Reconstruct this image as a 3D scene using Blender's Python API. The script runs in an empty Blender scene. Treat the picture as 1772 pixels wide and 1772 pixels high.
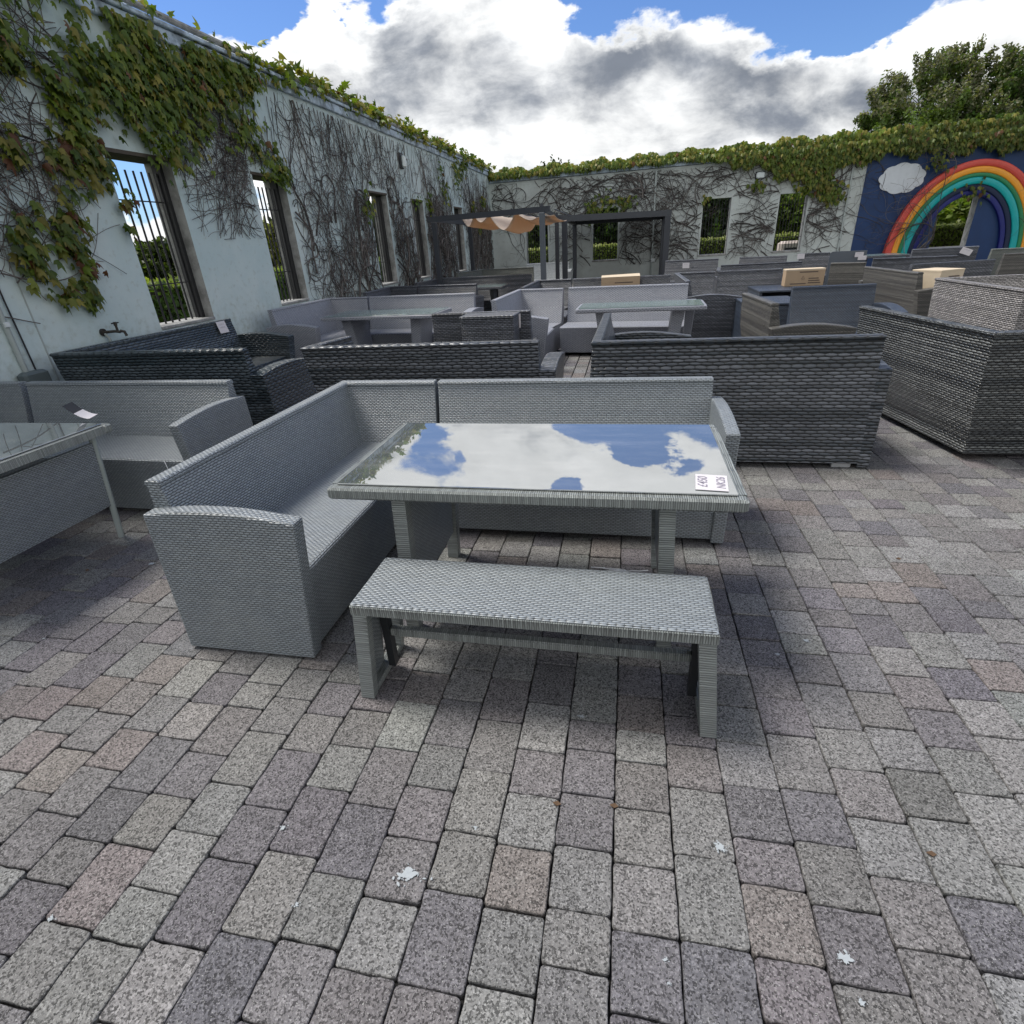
import bpy, math, random
import numpy as np
from mathutils import Vector, Matrix
random.seed(7); rng = np.random.default_rng(7)
PI = math.pi
sc = bpy.context.scene
COL = sc.collection

# ------------------------------------------------------------------ camera
F_PX, PITCH, ROLL, YAW, CAM_H = 937.17, 0.462246, -0.0615857, -0.218239, 1.5
W = Vector((math.sin(YAW)*math.cos(PITCH), math.cos(YAW)*math.cos(PITCH), -math.sin(PITCH)))
R0 = Vector((math.cos(YAW), -math.sin(YAW), 0)); U0 = R0.cross(W)
RR = math.cos(ROLL)*R0 + math.sin(ROLL)*U0
UU = -math.sin(ROLL)*R0 + math.cos(ROLL)*U0
cam = bpy.data.cameras.new('camera'); camo = bpy.data.objects.new('camera', cam); COL.objects.link(camo)
cam.sensor_width = 36; cam.lens = F_PX/1772*36; cam.clip_start = 0.05; cam.clip_end = 2000
M = Matrix(((RR.x, UU.x, -W.x, 0), (RR.y, UU.y, -W.y, 0), (RR.z, UU.z, -W.z, CAM_H), (0, 0, 0, 1)))
camo.matrix_world = M
sc.camera = camo

def ray(x, y): return W + (x-886)/F_PX*RR - (y-886)/F_PX*UU
def onz(x, y, z): d = ray(x, y); t = (z-CAM_H)/d.z; return (d.x*t, d.y*t)
def onx(x, y, X): d = ray(x, y); t = X/d.x; return (d.y*t, CAM_H+d.z*t)
def ony(x, y, Y): d = ray(x, y); t = Y/d.y; return (d.x*t, CAM_H+d.z*t)

# ------------------------------------------------------------------ node helper
class NT:
    def __init__(s, tree): s.t = tree; s.n = tree.nodes; s.l = tree.links
    def new(s, typ, **kw):
        n = s.n.new(typ)
        for k, v in kw.items():
            if k.startswith('_'): setattr(n, k[1:], v)
            else: s.set(n, k.replace('__', ' '), v)
        return n
    def set(s, n, k, v):
        inp = n.inputs[int(k[1:])] if k[0] == 'i' and k[1:].isdigit() else n.inputs[k]
        if isinstance(v, bpy.types.NodeSocket): s.l.new(v, inp)
        else: inp.default_value = v
    def m(s, op, a, b=0.0, c=0.0, clamp=False):
        n = s.n.new('ShaderNodeMath'); n.operation = op; n.use_clamp = clamp
        for i, v in enumerate((a, b, c)): s.set(n, 'i%d' % i, v)
        return n.outputs[0]
    def vm(s, op, a, b=(0, 0, 0), out=0, scale=None):
        n = s.n.new('ShaderNodeVectorMath'); n.operation = op
        s.set(n, 'i0', a); s.set(n, 'i1', b)
        if scale is not None: s.set(n, 'Scale', scale)
        return n.outputs[out]
    def ss(s, x, a, b, lo=0.0, hi=1.0):
        n = s.n.new('ShaderNodeMapRange'); n.interpolation_type = 'SMOOTHSTEP'
        for k, v in zip(('Value', 'From Min', 'From Max', 'To Min', 'To Max'), (x, a, b, lo, hi)): s.set(n, k, v)
        return n.outputs[0]
    def mix(s, f, a, b, mode='MIX'):
        n = s.n.new('ShaderNodeMix'); n.data_type = 'RGBA'; n.blend_type = mode
        s.set(n, 'i0', f)
        for i, v in ((6, a), (7, b)):
            if not isinstance(v, bpy.types.NodeSocket) and len(v) == 3: v = (*v, 1)
            s.set(n, 'i%d' % i, v)
        return n.outputs[2]
    def noise(s, vec, scale, detail=3, rough=.5, out=0, dim='3D', dist=0.0):
        n = s.n.new('ShaderNodeTexNoise'); n.noise_dimensions = dim
        s.set(n, 'Vector', vec); s.set(n, 'Scale', scale); s.set(n, 'Detail', detail); s.set(n, 'Roughness', rough); s.set(n, 'Distortion', dist)
        return n.outputs[out]

# ------------------------------------------------------------------ sun, sky, exposure
SUN_DIR = Vector((-0.47, 0.10, 0.86)).normalized()      # towards the sun
SUN_EL = math.asin(SUN_DIR.z); SUN_AZ = math.atan2(SUN_DIR.x, SUN_DIR.y)
sun = bpy.data.lights.new('sun', 'SUN'); sun.energy = 3.0; sun.angle = math.radians(20.0); sun.color = (1, .955, .88)
suno = bpy.data.objects.new('sun', sun); COL.objects.link(suno)
suno.rotation_euler = SUN_DIR.to_track_quat('Z', 'Y').to_euler()

world = bpy.data.worlds.new('World'); sc.world = world; world.use_nodes = True
def build_world():
    t = NT(world.node_tree); t.n.clear()
    out = t.new('ShaderNodeOutputWorld'); bg = t.new('ShaderNodeBackground', Strength=1.0)
    sky = t.new('ShaderNodeTexSky', _sky_type='NISHITA', _sun_disc=False, _sun_elevation=SUN_EL, _sun_rotation=SUN_AZ,
                _altitude=50, _air_density=1.0, _dust_density=.35, _ozone_density=2.0)
    gen = t.new('ShaderNodeTexCoord').outputs['Generated']
    dirv = t.vm('NORMALIZE', gen)
    sep = t.new('ShaderNodeSeparateXYZ', Vector=dirv); z = sep.outputs[2]
    skyc = t.vm('SCALE', sky.outputs[0], scale=0.095)
    skyc = t.mix(1.0, skyc, (.62, .80, 1.12), 'MULTIPLY')
    st = t.vm('MULTIPLY', dirv, (1, 1, 1.9))
    warp = t.vm('SCALE', t.vm('SUBTRACT', t.noise(st, 2.2, 3, .5, out=1), (.5, .5, .5)), scale=.22)
    sw = t.vm('ADD', st, warp)
    big = t.noise(sw, 2.6, 9, .56)
    fine = t.noise(sw, 9.0, 7, .6)
    el = t.m('ARCSINE', z)
    def blobs(lst):
        acc = None
        for (px, py, rx, amp) in lst:
            c = ray(px, py).normalized()
            if rx < 0: c.z = -c.z; rx = -rx       # a patch of the sky higher up, given by where the table top mirrors it
            d = t.vm('DISTANCE', sw2, (c.x, c.y, c.z*1.55), out=1)
            b = t.ss(d, 0.0, rx/900.0*1.15, amp, 0.0)
            acc = b if acc is None else t.m('ADD', acc, b)
        return acc
    sw2 = t.vm('ADD', t.vm('MULTIPLY', dirv, (1, 1, 1.55)), t.vm('SCALE', warp, scale=.55))
    wf = t.vm('SCALE', t.vm('SUBTRACT', t.noise(st, 11.0, 5, .6, out=1), (.5, .5, .5)), scale=.11)
    sw2 = t.vm('ADD', sw2, wf)
    # where there is no cloud
    holes = blobs([(400, -10, 100, .50), (460, 10, 70, .35), (300, -60, 120, .35), (690, 0, 80, .48), (1110, -15, 125, .55), (1000, -30, 100, .4), (1360, -25, 150, .55), (1570, -5, 90, .45), (1480, -20, 100, .4),
                   (600, -130, 120, .30), (925, 265, 34, .20), (1010, 305, 26, .2),
                   (1120, 770, -55, .50), (1180, 800, -45, .36), (1000, 842, -45, .48), (705, 740, -34, .4), (790, 800, -22, .22), (255, 330, 110, .42), (450, 360, 60, .3),
                   (2300, -600, 900, .20), (-800, -900, 900, .18), (900, -1500, 700, .25)])
    more = blobs([(900, 170, 520, .14), (1500, 200, 400, .13), (200, 150, 400, .08), (950, 790, -420, .25), (900, 200, 260, .08), (1250, 120, 180, .1), (1560, 130, 160, .1), (500, 100, 110, .12), (600, 790, -260, .16), (900, 760, -160, .10), (1260, 850, -90, .10)])
    holes = t.m('SUBTRACT', holes, more)
    dens = t.m('ADD', t.m('MULTIPLY', big, 1.0), t.m('MULTIPLY', fine, .36))
    dens = t.m('SUBTRACT', t.m('ADD', dens, .01), holes)
    dens = t.m('ADD', dens, t.ss(z, 0.25, .95, .0, -.14))
    mask = t.ss(dens, .47, .56)
    # thick parts seen from below are grey, thin edges are bright
    core = blobs([(790, 80, 110, .36), (900, 130, 230, .46), (1060, 170, 230, .44), (980, 190, 160, .2), (1330, 200, 260, .3), (620, 185, 150, .26), (720, 200, 120, .26), (1250, 190, 170, .34), (1290, 110, 60, .22),
                  (1440, 95, 80, .26), (1380, 200, 130, .22), (1500, 190, 150, .26), (1730, 110, 140, .24), (450, 200, 60, .12), (560, 150, 60, .14), (860, 60, 60, .2),
                  (1120, 90, 50, .16), (1490, 60, 50, .16), (120, 90, 160, .12)])
    lite = blobs([(430, 90, 90, .36), (560, 70, 70, .34), (620, 60, 60, .3), (965, 40, 60, .30), (1050, 60, 50, .3), (1225, 45, 50, .30), (1345, 40, 50, .22), (970, 225, 60, .22), (1560, 25, 60, .2),
                  (1060, 285, 120, .40), (760, 265, 90, .36), (900, 290, 110, .35), (1300, 165, 40, .2), (1120, 140, 40, .16), (1440, 250, 80, .16), (1640, 40, 80, .24),
                  (760, -330, 300, .34), (1000, -150, 200, .24), (1300, -260, 200, .32), (500, -300, 200, .2)])
    mid = t.noise(sw, 6.5, 9, .60)
    dk = t.m('ADD', t.m('MULTIPLY', t.m('SUBTRACT', mid, .5), 3.3), t.m('MULTIPLY', t.m('SUBTRACT', big, .5), .9))
    dk = t.m('ADD', dk, .22)
    dk = t.m('ADD', dk, t.m('SUBTRACT', t.m('MULTIPLY', core, .74), t.m('MULTIPLY', lite, 1.25)))
    dk = t.m('MULTIPLY', t.ss(dk, -.02, 1.25), t.ss(dens, .50, .66))
    cl = t.mix(dk, (.90, .91, .91), (.20, .225, .27))
    cl = t.vm('SCALE', cl, scale=t.m('ADD', .60, t.m('MULTIPLY', t.noise(sw, 5.2, 8, .6), .80)))
    # light from the sun behind the cloud edge
    glow = t.m('MAXIMUM', t.vm('DOT_PRODUCT', dirv, tuple(SUN_DIR), out=1), 0.0)
    cl = t.vm('SCALE', cl, scale=t.m('ADD', .90, t.m('MULTIPLY', t.m('POWER', glow, 4.0), .5)))
    cl = t.vm('SCALE', cl, scale=t.ss(z, .45, .9, 1.0, .62))
    col = t.mix(mask, skyc, cl)
    low = t.ss(z, -.02, .0)
    col = t.mix(low, (.16, .18, .14), col)
    t.set(bg, 'Color', col); t.l.new(bg.outputs[0], out.inputs[0])
build_world()
world.cycles.sampling_method = 'MANUAL'; world.cycles.sample_map_resolution = 1024
sc.view_settings.view_transform = 'Standard'; sc.view_settings.look = 'None'
sc.view_settings.exposure = 0.46; sc.view_settings.gamma = 1.0
sc.render.engine = 'CYCLES'
sc.cycles.max_bounces = 6; sc.cycles.diffuse_bounces = 3; sc.cycles.glossy_bounces = 3; sc.cycles.transparent_max_bounces = 8
sc.cycles.transmission_bounces = 3; sc.cycles.caustics_reflective = False; sc.cycles.caustics_refractive = False
sc.cycles.use_denoising = True; sc.cycles.use_adaptive_sampling = True; sc.cycles.adaptive_threshold = .02

# ------------------------------------------------------------------ materials
MATS = {}
def mat(name, build):
    m = bpy.data.materials.new(name); m.use_nodes = True
    t = NT(m.node_tree); t.n.clear()
    out = t.new('ShaderNodeOutputMaterial')
    sh = build(t); t.l.new(sh, out.inputs[0]); MATS[name] = m
    return m
def bsdf(t, col, rough=.6, normal=None, **kw):
    p = t.new('ShaderNodeBsdfPrincipled')
    if not isinstance(col, bpy.types.NodeSocket) and len(col) == 3: col = (*col, 1)
    t.set(p, 'Base Color', col); t.set(p, 'Roughness', rough)
    if normal is not None: t.set(p, 'Normal', normal)
    for k, v in kw.items(): t.set(p, k.replace('__', ' '), v)
    return p.outputs[0]
def bump(t, h, dist=.003, strength=1.0):
    return t.new('ShaderNodeBump', Height=h, Distance=dist, Strength=strength).outputs[0]
def geo(t): return t.new('ShaderNodeNewGeometry').outputs['Position']
def objc(t): return t.new('ShaderNodeTexCoord').outputs['Object']

def weave(name, c, band=.0, bandcol=None, w=.0255, h=.0100, rot=False, dust=.16, rough=.36, rowvar=.22, gapdark=.26, depth=.0038, lens0=.45):
    """woven flat plastic rattan: rows of strands that go over and under upright stakes; c is the strand colour"""
    def b(t):
        uv = t.new('ShaderNodeUVMap').outputs[0]
        s = t.new('ShaderNodeSeparateXYZ', Vector=uv)
        u, v = (s.outputs[1], s.outputs[0]) if rot else (s.outputs[0], s.outputs[1])
        wob = t.m('MULTIPLY', t.m('SUBTRACT', t.noise(uv, 6.0, 3), .5), .011)
        r = t.m('DIVIDE', t.m('ADD', v, wob), h); row = t.m('FLOOR', r); fv = t.m('FRACT', r)
        cc = t.m('ADD', t.m('DIVIDE', u, w), t.m('MULTIPLY', t.m('FLOORED_MODULO', row, 2.0), .5)); fc = t.m('FRACT', cc); cell = t.m('FLOOR', cc)
        q = t.m('SUBTRACT', t.m('MULTIPLY', fv, 2.0), 1.0); bc = t.m('SINE', t.m('MULTIPLY', fc, PI))
        lens = t.m('ADD', lens0, t.m('MULTIPLY', t.m('POWER', t.m('MAXIMUM', bc, .0001), .6), 1.04-lens0))
        bv = t.m('MAXIMUM', 0.0, t.m('SUBTRACT', 1.0, t.m('POWER', t.m('DIVIDE', t.m('ABSOLUTE', q), lens), 2.6)))
        hgt = t.m('MULTIPLY', bv, t.m('ADD', .38, t.m('MULTIPLY', bc, .62)))
        idv = t.new('ShaderNodeCombineXYZ', X=row, Y=cell).outputs[0]
        wn = t.new('ShaderNodeTexWhiteNoise', _noise_dimensions='2D', Vector=idv).outputs[0]
        rv = t.new('ShaderNodeCombineXYZ', X=t.m('MULTIPLY', row, .31), Y=t.m('MULTIPLY', u, .10)).outputs[0]
        rn = t.noise(rv, 1.3, 3, .7)
        rn2 = t.ss(rn, .40, .60)
        col = t.mix(t.m('MULTIPLY', rn2, band), (*c, 1), (*(bandcol or c), 1))
        var = t.m('ADD', 1.0 - rowvar*.5, t.m('MULTIPLY', wn, rowvar))
        col = t.vm('SCALE', col, scale=var)
        edge = t.m('MINIMUM', fc, t.m('SUBTRACT', 1.0, fc))
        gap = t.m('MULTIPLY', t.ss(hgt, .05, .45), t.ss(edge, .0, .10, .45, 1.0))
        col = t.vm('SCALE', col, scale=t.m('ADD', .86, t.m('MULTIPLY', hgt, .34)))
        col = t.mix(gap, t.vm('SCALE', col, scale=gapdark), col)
        dn = t.ss(t.noise(objc(t), 3.0, 5, .65), .50, .78)
        col = t.mix(t.m('MULTIPLY', dn, dust), col, (.42, .43, .40))
        n = bump(t, hgt, depth, .9)
        return bsdf(t, col, rough, n, Specular__IOR__Level=.7)
    return mat(name, b)
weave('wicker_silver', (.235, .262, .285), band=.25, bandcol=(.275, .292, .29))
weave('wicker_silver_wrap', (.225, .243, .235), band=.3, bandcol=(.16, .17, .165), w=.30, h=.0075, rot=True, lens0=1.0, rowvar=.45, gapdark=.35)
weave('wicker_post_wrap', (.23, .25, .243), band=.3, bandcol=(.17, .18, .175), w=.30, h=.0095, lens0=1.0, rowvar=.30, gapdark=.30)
weave('wicker_charcoal', (.022, .030, .038), band=.95, bandcol=(.112, .120, .136), w=.074, h=.0215, dust=.05, rough=.28, rowvar=.6, gapdark=.09, depth=.008, lens0=.25)
weave('wicker_teal_black', (.022, .034, .042), band=.9, bandcol=(.078, .096, .110), w=.074, h=.024, dust=.04, rough=.28, rowvar=.5, gapdark=.09, depth=.008, lens0=.25)
weave('wicker_slate', (.052, .058, .072), band=.9, bandcol=(.135, .143, .165), w=.05, h=.018, dust=.05, rowvar=.5, gapdark=.10, depth=.008)
weave('wicker_lilac', (.29, .305, .35), band=.3, bandcol=(.335, .34, .375), w=.044, h=.0135, dust=.05, rowvar=.14, gapdark=.25)
weave('wicker_blue', (.030, .042, .066), band=.7, bandcol=(.062, .082, .115), w=.030, h=.012, dust=.03, rowvar=.3)
weave('wicker_brown', (.060, .056, .049), band=.9, bandcol=(.145, .138, .120), w=.030, h=.012, dust=.05, rowvar=.3)
weave('wicker_natural', (.25, .235, .225), band=.6, bandcol=(.36, .34, .33), w=.044, h=.0165, dust=.04, rowvar=.6, gapdark=.06, depth=.010)
weave('wicker_mix', (.034, .040, .044), band=.95, bandcol=(.165, .172, .168), w=.046, h=.0165, dust=.05, rowvar=.8, gapdark=.04, depth=.012, lens0=.25)
weave('wicker_olive', (.13, .145, .13), band=.5, bandcol=(.20, .215, .19), w=.04, h=.012)
weave('wicker_pale', (.42, .45, .47), band=.3, bandcol=(.52, .54, .54), w=.04, h=.012)

def m_render(t):
    p = geo(t); n1 = t.noise(p, 1.1, 6, .62); n2 = t.noise(p, 14, 5, .6); n3 = t.noise(p, 60, 4, .6)
    zz = t.new('ShaderNodeSeparateXYZ', Vector=p).outputs[2]
    c = t.mix(t.ss(n1, .35, .7), (.49, .595, .61), (.59, .665, .665))
    c = t.mix(t.m('MULTIPLY', t.ss(n2, .54, .72), .50), c, (.38, .42, .39))
    # algae and splash dirt near the foot and under the coping
    low = t.m('MULTIPLY', t.ss(zz, .2, 1.3, 1, 0), t.ss(n2, .40, .62))
    c = t.mix(t.m('MULTIPLY', low, .55), c, (.30, .34, .27))
    sp = t.vm('MULTIPLY', p, (6, 6, .6)); st = t.ss(t.noise(sp, 1.0, 4, .6), .55, .75)
    c = t.mix(t.m('MULTIPLY', t.m('MULTIPLY', st, t.ss(zz, 1.8, 3.6)), .45), c, (.36, .39, .36))
    return bsdf(t, c, .92, bump(t, t.m('ADD', t.m('MULTIPLY', n2, .6), n3), .006, .5), Specular__IOR__Level=.2)
mat('mint_render', m_render)
def m_render2(t):
    p = geo(t); n1 = t.noise(p, .8, 6, .62); n2 = t.noise(p, 9, 5, .6)
    c = t.mix(t.ss(n1, .35, .7), (.44, .47, .455), (.56, .61, .59))
    c = t.mix(t.m('MULTIPLY', t.ss(n2, .52, .72), .4), c, (.33, .35, .31))
    return bsdf(t, c, .92, bump(t, n2, .01, .5), Specular__IOR__Level=.2)
mat('grey_render', m_render2)
def m_conc(t):
    p = geo(t); n = t.noise(p, 7, 6, .65); n2 = t.noise(p, 70, 3)
    c = t.mix(t.ss(n, .35, .68), (.36, .36, .35), (.20, .20, .19))
    return bsdf(t, c, .9, bump(t, t.m('ADD', n, n2), .006, .6))
mat('concrete', m_conc)
def m_coping(t):
    p = geo(t); n = t.noise(p, 5, 6, .65)
    c = t.mix(t.ss(n, .40, .64), (.50, .60, .70), (.20, .24, .28))
    return bsdf(t, c, .75, bump(t, n, .01, .4))
mat('coping_lead', m_coping)
def simple(name, c, rough=.6, var=.25, scale=8.0, b=.0, **kw):
    def f(t):
        n = t.noise(objc(t), scale, 5, .6)
        col = t.vm('SCALE', (*c,), scale=t.m('ADD', 1-var, t.m('MULTIPLY', n, 2*var)))
        nn = bump(t, n, b, .6) if b else None
        return bsdf(t, col, rough, nn, **kw)
    return mat(name, f)
simple('iron_black', (.018, .018, .020), .55, .4, 30, .001)
simple('anthracite', (.040, .045, .056), .42, .10, 6)
simple('anthracite_light', (.09, .105, .125), .4, .1, 6)
simple('dark_metal', (.022, .024, .027), .5, .3, 10)
simple('foot_plastic', (.42, .43, .44), .55, .12, 40)
simple('cardboard', (.43, .31, .20), .85, .12, 12, .002)
simple('cardboard_pale', (.58, .48, .35), .85, .1, 12, .002)
simple('print_ink', (.12, .09, .07), .8, .2, 60)
simple('paper', (.62, .59, .61), .8, .04, 30)
simple('paper_black', (.02, .02, .022), .6, .1, 30)
simple('ink', (.24, .22, .27), .7, .1, 50)
simple('white_plastic', (.62, .66, .67), .4, .08, 20)
simple('grey_plastic', (.10, .125, .13), .55, .2, 12)
simple('pipe_grey', (.34, .38, .37), .6, .2, 10)
simple('brass_old', (.05, .045, .04), .45, .5, 40, .001, Metallic=.6)
simple('stone_trough', (.52, .45, .41), .9, .25, 9, .01)
simple('dropping', (.36, .39, .41), .8, .15, 90, .002)
simple('leaf_dry', (.11, .065, .035), .8, .3, 50)
simple('cable_tie', (.75, .76, .78), .4, .05, 20)
simple('bark', (.085, .072, .06), .95, .35, 14, .01)
simple('paint_red', (.58, .070, .050), .4, .12, 7, .002)
simple('paint_orange', (.80, .33, .025), .4, .12, 7, .002)
simple('paint_green', (.015, .20, .08), .5, .2, 7, .002)
simple('paint_teal', (.0, .36, .37), .35, .1, 7, .002)
simple('paint_indigo', (.006, .012, .15), .5, .2, 7, .002)
simple('paint_navy', (.002, .030, .115), .55, .35, 2.5, .002)
simple('paint_midnight', (.002, .012, .050), .6, .25, 2.5, .002)
simple('cloud_board', (.60, .64, .68), .6, .15, 7, .002)
simple('brick_red', (.26, .10, .05), .85, .3, 9, .003)
simple('lamp_glass', (.62, .68, .68), .25, .05, 10)
simple('soil', (.05, .04, .03), .95, .3, 30, .01)
def m_wood(t):
    p = t.vm('MULTIPLY', geo(t), (2, 2, 14)); n = t.noise(p, 1.5, 5, .6)
    return bsdf(t, t.mix(n, (.30, .10, .04), (.16, .055, .03)), .7, bump(t, n, .004, .6))
mat('timber_red', m_wood)
def m_glass_top(t):
    n = t.noise(objc(t), 2.2, 6, .65); d = t.ss(n, .5, .75)
    sp = t.ss(t.noise(objc(t), 90, 3, .6), .66, .74)
    rough = t.m('ADD', .012, t.m('MULTIPLY', d, .03))
    sm = t.noise(t.vm('MULTIPLY', objc(t), (1.2, 5, 1)), 2.0, 6, .7)
    rough = t.m('ADD', rough, t.m('MULTIPLY', t.ss(sm, .5, .8), .05))
    c = t.mix(t.m('MULTIPLY', sp, .6), t.mix(t.ss(sm, .4, .8), (.10, .115, .12), (.20, .21, .21)), (.34, .34, .32))
    return bsdf(t, c, rough, None, IOR=5.0)
mat('dark_table_glass', m_glass_top)
def m_glass_top2(t):
    n = t.noise(objc(t), 3, 5, .6)
    c = t.mix(n, (.16, .22, .22), (.24, .31, .30))
    return bsdf(t, c, .10, None, IOR=1.9)
mat('green_table_glass', m_glass_top2)
def m_canvas(t):
    p = objc(t); n = t.noise(p, 14, 4)
    c = t.mix(n, (.62, .54, .47), (.72, .64, .56))
    d = t.new('ShaderNodeBsdfDiffuse', Color=c); tr = t.new('ShaderNodeBsdfTranslucent', Color=(.66, .46, .28, 1))
    mx = t.new('ShaderNodeMixShader', Fac=.38); t.l.new(d.outputs[0], mx.inputs[1]); t.l.new(tr.outputs[0], mx.inputs[2])
    return mx.outputs[0]
mat('canopy_canvas', m_canvas)
def leafmat(name, trans=.35, rough=.5, tcol=(1.25, 1.35, .45)):
    def f(t):
        a = t.new('ShaderNodeAttribute', _attribute_name='tint').outputs[0]
        n = t.noise(objc(t), 30, 2)
        c = t.vm('SCALE', a, scale=t.m('ADD', .8, t.m('MULTIPLY', n, .4)))
        p = t.new('ShaderNodeBsdfPrincipled', Roughness=rough); t.set(p, 'Base Color', c)
        t.set(p, 'Specular IOR Level', .35)
        tr = t.new('ShaderNodeBsdfTranslucent'); t.set(tr, 'Color', t.mix(1.0, c, (*tcol, 1), 'MULTIPLY'))
        mx = t.new('ShaderNodeMixShader', Fac=trans); t.l.new(p.outputs[0], mx.inputs[1]); t.l.new(tr.outputs[0], mx.inputs[2])
        return mx.outputs[0]
    return mat(name, f)
leafmat('creeper_leaf', .35, .45); leafmat('tree_leaf', .42, .5)
def m_stem(t):
    a = t.new('ShaderNodeAttribute', _attribute_name='tint').outputs[0]
    n = t.noise(objc(t), 40, 3)
    return bsdf(t, t.vm('SCALE', a, scale=t.m('ADD', .6, t.m('MULTIPLY', n, .8))), .9)
mat('vine_stem', m_stem)
def m_paver(t):
    a = t.new('ShaderNodeAttribute', _attribute_name='tint').outputs[0]
    p = geo(t)
    s1 = t.noise(p, 185, 4, .7); s2 = t.noise(p, 330, 2, .6); big = t.noise(p, 1.6, 5, .6); md = t.noise(p, 26, 4, .6)
    vo = t.new('ShaderNodeTexVoronoi', Vector=t.vm('ADD', p, t.vm('SCALE', t.noise(p, 200, 2, .5, out=1), scale=.004)), Scale=225.0)
    chip = t.new('ShaderNodeSeparateXYZ', Vector=vo.outputs['Color']).outputs[0]
    c = t.vm('SCALE', a, scale=t.m('ADD', .54, t.m('MULTIPLY', big, .44)))
    c = t.vm('SCALE', c, scale=t.m('ADD', .70, t.m('MULTIPLY', md, .60)))
    stn = t.ss(t.noise(p, 5.0, 7, .7, dist=.6), .56, .74)
    c = t.mix(t.m('MULTIPLY', stn, .35), c, (.085, .078, .074))
    lim = t.ss(t.noise(t.vm('ADD', p, (7, 3, 0)), 7.0, 6, .7), .62, .78)
    c = t.mix(t.m('MULTIPLY', lim, .30), c, (.40, .40, .38))
    c = t.mix(t.m('MULTIPLY', t.ss(chip, .60, .84), .90), c, t.vm('SCALE', c, scale=.30))
    c = t.mix(t.m('MULTIPLY', t.ss(chip, .24, .05), .60), c, t.mix(1.0, t.vm('SCALE', c, scale=1.6), (.04, .04, .04), 'ADD'))
    c = t.mix(t.m('MULTIPLY', t.ss(s1, .53, .66), .75), c, t.vm('SCALE', c, scale=.34))
    c = t.mix(t.ss(s2, .64, .70), c, (.46, .46, .44))
    hh = t.m('ADD', t.m('MULTIPLY', s1, .8), t.m('ADD', t.m('MULTIPLY', chip, .25), t.m('MULTIPLY', md, .6)))
    return bsdf(t, c, .82, bump(t, hh, .006, .8), Specular__IOR__Level=.3)
mat('paver', m_paver)
def m_joint(t):
    p = geo(t); n = t.noise(p, 40, 4); g = t.ss(t.noise(p, 2.2, 4), .58, .68)
    c = t.mix(n, (.008, .008, .009), (.022, .021, .020))
    c = t.mix(t.m('MULTIPLY', g, .85), c, (.045, .062, .018))
    c = t.mix(t.ss(t.noise(p, 3.0, 5), .60, .72), c, t.mix(n, (.03, .027, .024), (.06, .054, .047)))
    return bsdf(t, c, .95, bump(t, n, .01))
mat('joint_sand', m_joint)
def m_grass(t):
    p = geo(t); n = t.noise(p, 1.5, 6, .7); n2 = t.noise(p, 40, 3)
    return bsdf(t, t.mix(n, (.035, .06, .015), (.08, .11, .03)), .95, bump(t, n2, .05))
mat('grass_ground', m_grass)

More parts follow.
